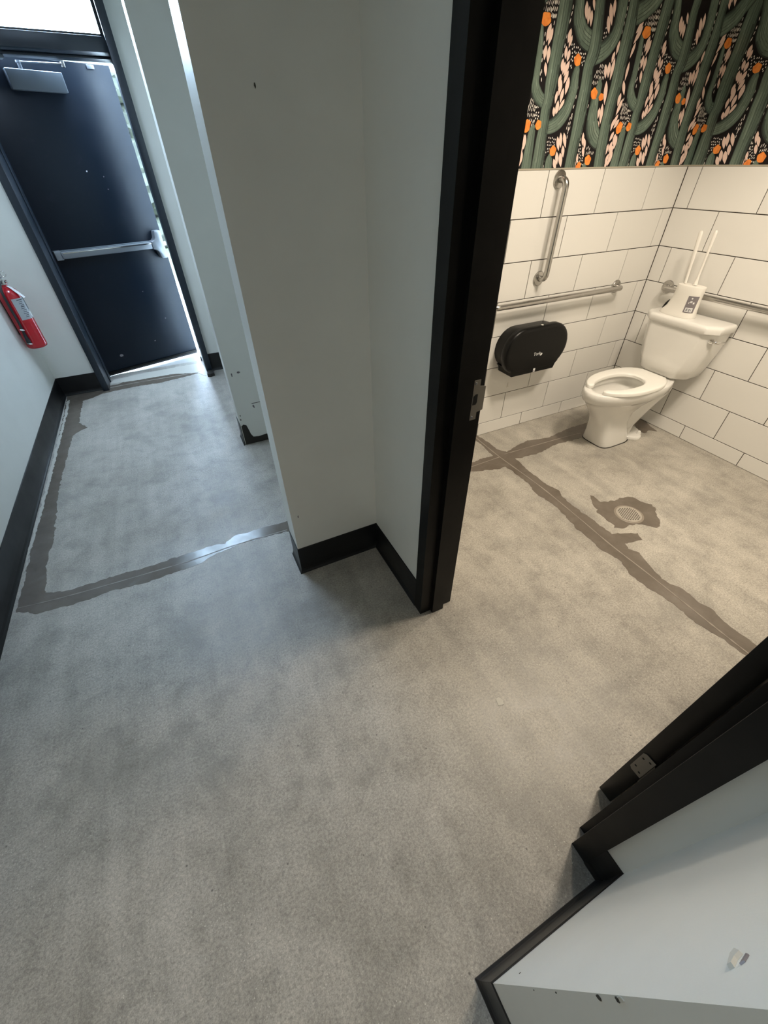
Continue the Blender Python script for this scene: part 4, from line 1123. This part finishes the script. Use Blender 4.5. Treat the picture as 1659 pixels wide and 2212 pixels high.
# open front seat, resting on the rim
def seat_outline():
    outer = []; inner = []
    n = 44
    gap = math.radians(26)
    for k in range(n + 1):
        a = -math.pi + gap + (2 * math.pi - 2 * gap) * k / n
        c, s = math.cos(a), math.sin(a)
        xm = 2.575
        if c < 0:
            xo = xm + c * 0.290; yo = 0.183 * s
        else:
            t = 1 - abs(s)
            if t < 0.72:
                q = t / 0.72
                xo = xm + 0.282 * q ** 0.75; yo = math.copysign(0.183 - 0.085 * q ** 2.6, s)
            else:
                xo = xm + 0.282; yo = math.copysign(0.098 * (1 - (t - 0.72) / 0.28), s)
        xi = 2.545 + (c * 0.215 if c < 0 else 0.165 * c ** 0.8)
        yi = 0.106 * math.copysign(abs(s) ** 0.9, s)
        outer.append(Vector((xo - TX, yo))); inner.append(Vector((xi - TX, yi)))
    return outer, inner
so, si = seat_outline()
bm = bmesh.new()
cross = [(0.0, 0.0), (0.0, 0.7), (0.05, 0.93), (0.14, 1.0), (0.86, 1.0), (0.95, 0.93), (1.0, 0.7), (1.0, 0.0)]
R_ = []
for o_, i_ in zip(so, si):
    R_.append([bm.verts.new((*(o_.lerp(i_, t)), 0.4265 + 0.0225 * h)) for t, h in cross])
for a, b in zip(R_, R_[1:]):
    for k in range(len(cross)):
        bm.faces.new((a[k], a[(k + 1) % len(cross)], b[(k + 1) % len(cross)], b[k]))
# rounded tips
for end, nxt in ((R_[0], R_[1]), (R_[-1], R_[-2])):
    cen = Vector((sum(v.co.x for v in end) / 8, sum(v.co.y for v in end) / 8, 0))
    d = (Vector((end[0].co.x, end[0].co.y, 0)) - Vector((nxt[0].co.x, nxt[0].co.y, 0))); d.z = 0
    d = d.normalized()
    prev = end
    for st, sc in ((0.010, 0.86), (0.018, 0.58), (0.021, 0.28)):
        new = []
        for v in end:
            c2 = cen + Vector((0, 0, v.co.z))
            zc = 0.4265 + (v.co.z - 0.4265) * (0.6 + 0.4 * sc)
            q = c2 + (v.co - c2) * sc + d * st
            new.append(bm.verts.new((q.x, q.y, zc)))
        for k in range(len(cross)):
            bm.faces.new((prev[k], prev[(k + 1) % len(cross)], new[(k + 1) % len(cross)], new[k]))
        prev = new
    bm.faces.new(prev)
finish("seat", bm, 'seat', toilet, True, angle=55)
for s in (-1, 1):
    lathe("seat_hinge", [(0, 0.4255), (0.012, 0.4255), (0.012, 0.434), (0.009, 0.437), (0, 0.4375)], 'seat', toilet, (2.868 - TX, s * 0.075, 0), n=16)

# ------------------------------------------------------------------ brush and plunger in their holder, standing on the tank lid
hold = empty("brush_holder", (2.953, 1.686, 0.7925))
tag(hold, "white plastic brush and plunger holder with grey label standing on the tank lid", "holder")
def holder_ring(y0, y1, hx, z, n=32):
    cy, hy = (y0 + y1) / 2, (y1 - y0) / 2
    out = []
    for k in range(n):
        a = 2 * math.pi * k / n
        c, s = math.cos(a), math.sin(a)
        out.append((hx * math.copysign(abs(c) ** 0.8, c), cy + hy * math.copysign(abs(s) ** 0.8, s), z))
    return out
bm = bmesh.new()
HR = [(-0.097, 0.128, 0.060, 0.0), (-0.097, 0.128, 0.060, 0.006), (-0.094, 0.120, 0.057, 0.018), (-0.090, 0.100, 0.052, 0.045), (-0.086, 0.086, 0.049, 0.085), (-0.085, 0.080, 0.048, 0.13), (-0.086, 0.080, 0.048, 0.165), (-0.084, 0.078, 0.046, 0.171), (-0.076, 0.070, 0.039, 0.172)]
loft(bm, [holder_ring(*h) for h in HR])
hb = finish("holder_body", bm, 'white_plastic', hold, True, angle=60)
# opening for the plunger cup on the left flank
bm = bmesh.new()
add_tube(bm, [(-0.014, 0.1215, 0.020), (-0.016, 0.108, 0.040), (-0.016, 0.098, 0.060), (-0.014, 0.092, 0.074)], [0.002, 0.007, 0.007, 0.002], 8)
finish("holder_opening", bm, 'dark_void', hold, True)
# label, wrapped on the front right of the body
def label_patch(name, y0, y1, z0, z1, m, lift, parent):
    bm = bmesh.new()
    ny, nz = 8, 3
    g = []
    for j in range(nz + 1):
        z = z0 + (z1 - z0) * j / nz
        for a, b in zip(HR, HR[1:]):
            if a[3] <= z <= b[3]: t = (z - a[3]) / (b[3] - a[3] + 1e-9); prm = [p + (q - p) * t for p, q in zip(a, b)]; break
        row = []
        for i in range(ny + 1):
            y = y0 + (y1 - y0) * i / ny + (prm[0] - HR[5][0]) * 0.6
            cy, hy = (prm[0] + prm[1]) / 2, (prm[1] - prm[0]) / 2
            v = max(-0.985, min(0.985, (y - cy) / hy))
            s = math.copysign(abs(v) ** 1.25, v)
            c = -(1 - s * s) ** 0.5
            row.append(bm.verts.new((prm[2] * math.copysign(abs(c) ** 0.8, c) - lift, y - lift * 0.3, z)))
        g.append(row)
    for a, b in zip(g, g[1:]):
        for i in range(ny): bm.faces.new((a[i], a[i + 1], b[i + 1], b[i]))
    return finish(name, bm, m, parent, True)
lab = label_patch("label", -0.0835, -0.036, 0.032, 0.124, 'label_grey', 0.0012, hold)
label_patch("label_print", -0.078, -0.044, 0.037, 0.060, 'white_print', 0.0020, lab)
for i in range(5): label_patch("label_print", -0.074 + 0.006 * i, -0.074 + 0.006 * i + 0.0022 + 0.0015 * (i % 2), 0.040, 0.056, 'print_dark', 0.0028, lab)
label_patch("label_print", -0.063, -0.056, 0.108, 0.116, 'white_print', 0.0020, lab)
for k in range(4):   # small white emblem: two peaks
    label_patch("label_print", -0.076 + 0.007 * k + (0.003 if k % 2 else 0), -0.076 + 0.007 * k + 0.006, 0.082 + (0.006 if k in (1, 2) else 0), 0.092 + (0.006 if k in (1, 2) else 0), 'white_print', 0.0020, lab)
def handle(name, label, p0, p1, prof, flat):
    p0, p1 = Vector(p0), Vector(p1)
    root = empty(name, p0)
    tag(root, label, "brush" if "brush" in name else "plunger")
    d = p1 - p0
    tube("handle", [d * t for t, r in prof], [r for t, r in prof], 'white_plastic', root, 14, flat)
    return root
h1 = handle("toilet_plunger", "left white plunger handle rising from the holder, wide flat grip", (2.948, 1.730, 0.966), (2.985, 1.787, 1.232),
       [(0.0, 0.0075), (0.1, 0.0075), (0.35, 0.0085), (0.6, 0.0115), (0.85, 0.0125), (0.96, 0.0125), (0.99, 0.010), (1.0, 0.005)], 0.6)
h2 = handle("toilet_brush", "right slim white brush handle rising from the holder, collar at its foot", (2.948, 1.667, 0.9655), (2.985, 1.702, 1.243),
       [(0.0, 0.0125), (0.04, 0.0115), (0.16, 0.0070), (0.45, 0.0062), (0.7, 0.0085), (0.92, 0.0100), (0.98, 0.0085), (1.0, 0.004)], 0.75)

# ------------------------------------------------------------------ floor drain
M['ring'] = mat('worn_ring', (0.235, 0.20, 0.16), 0.5)
drain = empty("floor_drain", (2.035, 0.958, 0))
tag(drain, "round metal floor drain with perforated grate in brown sealer", "drain")
lathe("drain_ring", [(0.0688, 0.0035), (0.0705, 0.0046), (0.076, 0.0044), (0.080, 0.0018)], 'ring', drain, n=48)
lathe("drain_sump", [(0, 0.0023), (0.068, 0.0023)], 'dark_void', drain, n=32)
bm = bmesh.new()
pitch, hr, zt_, zb_ = 0.0100, 0.0035, 0.0042, 0.0025
n8 = 8
for i in range(-7, 7):
    for j in range(-7, 7):
        cx, cy = (i + .5) * pitch, (j + .5) * pitch
        if max(math.hypot(cx + sx * pitch / 2, cy + sy * pitch / 2) for sx in (-1, 1) for sy in (-1, 1)) > 0.0640: continue
        sq = [(1, 0), (1, 1), (0, 1), (-1, 1), (-1, 0), (-1, -1), (0, -1), (1, -1)]
        o8 = [bm.verts.new((cx + a * pitch / 2, cy + b * pitch / 2, zt_)) for a, b in sq]
        i8 = [bm.verts.new((cx + math.cos(math.pi * k / 4) * hr, cy + math.sin(math.pi * k / 4) * hr, zt_)) for k in range(8)]
        l8 = [bm.verts.new((v.co.x, v.co.y, zb_)) for v in i8]
        for k in range(8):
            m_ = (k + 1) % 8
            bm.faces.new((o8[k], o8[m_], i8[m_], i8[k])); bm.faces.new((i8[k], i8[m_], l8[m_], l8[k]))
# rim between the perforated field and the ring
ncell = {}
for i in range(-7, 7):
    for j in range(-7, 7):
        cx, cy = (i + .5) * pitch, (j + .5) * pitch
        if max(math.hypot(cx + sx * pitch / 2, cy + sy * pitch / 2) for sx in (-1, 1) for sy in (-1, 1)) <= 0.0640: continue
        if min(math.hypot(cx + sx * pitch / 2, cy + sy * pitch / 2) for sx in (-1, 1) for sy in (-1, 1)) > 0.069: continue
        q = []
        for a, b in ((-1, -1), (1, -1), (1, 1), (-1, 1)):
            v = Vector((cx + a * pitch / 2, cy + b * pitch / 2))
            if v.length > 0.0690: v *= 0.0690 / v.length
            q.append(bm.verts.new((v.x, v.y, zt_)))
        try: bm.faces.new(q)
        except ValueError: pass
bmesh.ops.remove_doubles(bm, verts=bm.verts[:], dist=1e-5)
grate = finish("drain_grate", bm, 'dull_steel', drain)
grate.rotation_euler = (0, 0, 0.35)
M['grate'] = mat("worn_grate_steel", (0.44, 0.40, 0.345), 0.45, 0.35)
grate.data.materials[0] = M['grate']

# ------------------------------------------------------------------ fire extinguisher on the left wall
ext = empty("fire_extinguisher", (-1.027, 4.10, 0.505))
tag(ext, "red fire extinguisher hanging on the left wall near the exit door", "extinguisher")
lathe("cylinder", [(0, 0.004), (0.058, 0.0), (0.066, 0.006), (0.0675, 0.02), (0.0675, 0.345), (0.064, 0.370), (0.052, 0.396), (0.034, 0.412), (0.020, 0.418), (0.020, 0.430), (0, 0.430)], 'red', ext, n=40, angle=50)
lathe("valve", [(0, 0.430), (0.019, 0.430), (0.019, 0.452), (0.014, 0.456), (0.014, 0.470), (0, 0.472)], 'chrome', ext, n=20)
finish("lower_handle", add_box(bmesh.new(), -0.012, 0.012, -0.085, 0.012, 0.472, 0.478, 0.002), 'aluminium', ext, True, angle=40)
bm = bmesh.new(); add_tube(bm, [(0, 0.012, 0.486), (0, -0.03, 0.500), (0, -0.095, 0.530)], [0.011, 0.012, 0.010], 10, flat=0.35)
finish("upper_handle", bm, 'red', ext, True)
bm = bmesh.new()
ringp = [(0.030 + 0.015 * math.cos(a), -0.004, 0.494 + 0.018 * math.sin(a)) for a in [2 * math.pi * k / 20 for k in range(21)]]
add_tube(bm, ringp, 0.0022, 8, cap=False)
finish("pin_ring", bm, 'chrome', ext, True)
lathe("pressure_gauge", [(0, 0.020), (0.012, 0.020), (0.013, 0.030), (0, 0.032)], 'chrome', ext, (0, 0, 0.446), 'x', 18)
tube("hose", [tuple(v) for v in catmull([(-0.005, -0.018, 0.445), (-0.008, -0.050, 0.440), (-0.014, -0.078, 0.400), (-0.016, -0.082, 0.30), (-0.016, -0.081, 0.20), (-0.020, -0.080, 0.13)], 6)], 0.0085, 'rubber', ext, 12)
tube("nozzle", [(-0.020, -0.080, 0.130), (-0.021, -0.080, 0.115), (-0.023, -0.081, 0.060), (-0.024, -0.081, 0.045)], [0.0095, 0.010, 0.016, 0.017], 'rubber', ext, 16)
for z, dx in ((0.150, 0.0), (0.052, 0.0)):
    bm = bmesh.new()
    add_tube(bm, [(-0.030, -0.092, z), (-0.017, -0.093, z - 0.004), (-0.006, -0.088, z - 0.008)], [0.005, 0.006, 0.004], 8)
    finish("hose_clip", bm, 'paper', ext, True)
def cyl_patch(name, a0, a1, z0, z1, r, m, parent, n=12):
    bm = bmesh.new()
    lo = []; hi = []
    for k in range(n + 1):
        a = math.radians(a0 + (a1 - a0) * k / n)
        lo.append(bm.verts.new((r * math.cos(a), r * math.sin(a), z0))); hi.append(bm.verts.new((r * math.cos(a), r * math.sin(a), z1)))
    for k in range(n): bm.faces.new((lo[k], lo[k + 1], hi[k + 1], hi[k]))
    return finish(name, bm, m, parent, True)
el = cyl_patch("label", -82, 40, 0.205, 0.345, 0.0682, 'ext_label', ext)
for k in range(11):
    z = 0.331 - 0.011 * k
    cyl_patch("label_print", -58 + (7 * k) % 11, -22 - (5 * k) % 13, z, z + (0.006 if k in (0, 4) else 0.0035), 0.0686, 'print_dark', el, 5)
cyl_patch("label_print", -8, 2, .262, .340, 0.0686, 'print_dark', el, 4)
cyl_patch("label_print", -16, 12, .214, .250, 0.0686, 'white_print', el, 8)
bm = bmesh.new()
tg = [(0.012, -0.010, 0.424), (0.034, -0.018, 0.412), (0.062, -0.030, 0.380), (0.090, -0.040, 0.345)]
wdt = [0.006, 0.016, 0.018, 0.014]
va = [bm.verts.new((p[0] - .2 * w, p[1] - w, p[2])) for p, w in zip(tg, wdt)]; vb = [bm.verts.new((p[0] + .2 * w, p[1] + w, p[2])) for p, w in zip(tg, wdt)]
for i in range(3): bm.faces.new((va[i], va[i + 1], vb[i + 1], vb[i]))
tgo = finish("inspection_tag", bm, 'paper', ext, True)
bm = bmesh.new()
add_box(bm, -0.0725, -0.0680, -0.022, 0.022, 0.10, 0.46, 0.001)
add_box(bm, -0.0725, -0.012, -0.012, 0.012, 0.4185, 0.4225, 0.0008)
finish("wall_bracket", bm, 'dull_steel', ext, True, angle=40)

bpy.context.view_layer.update()
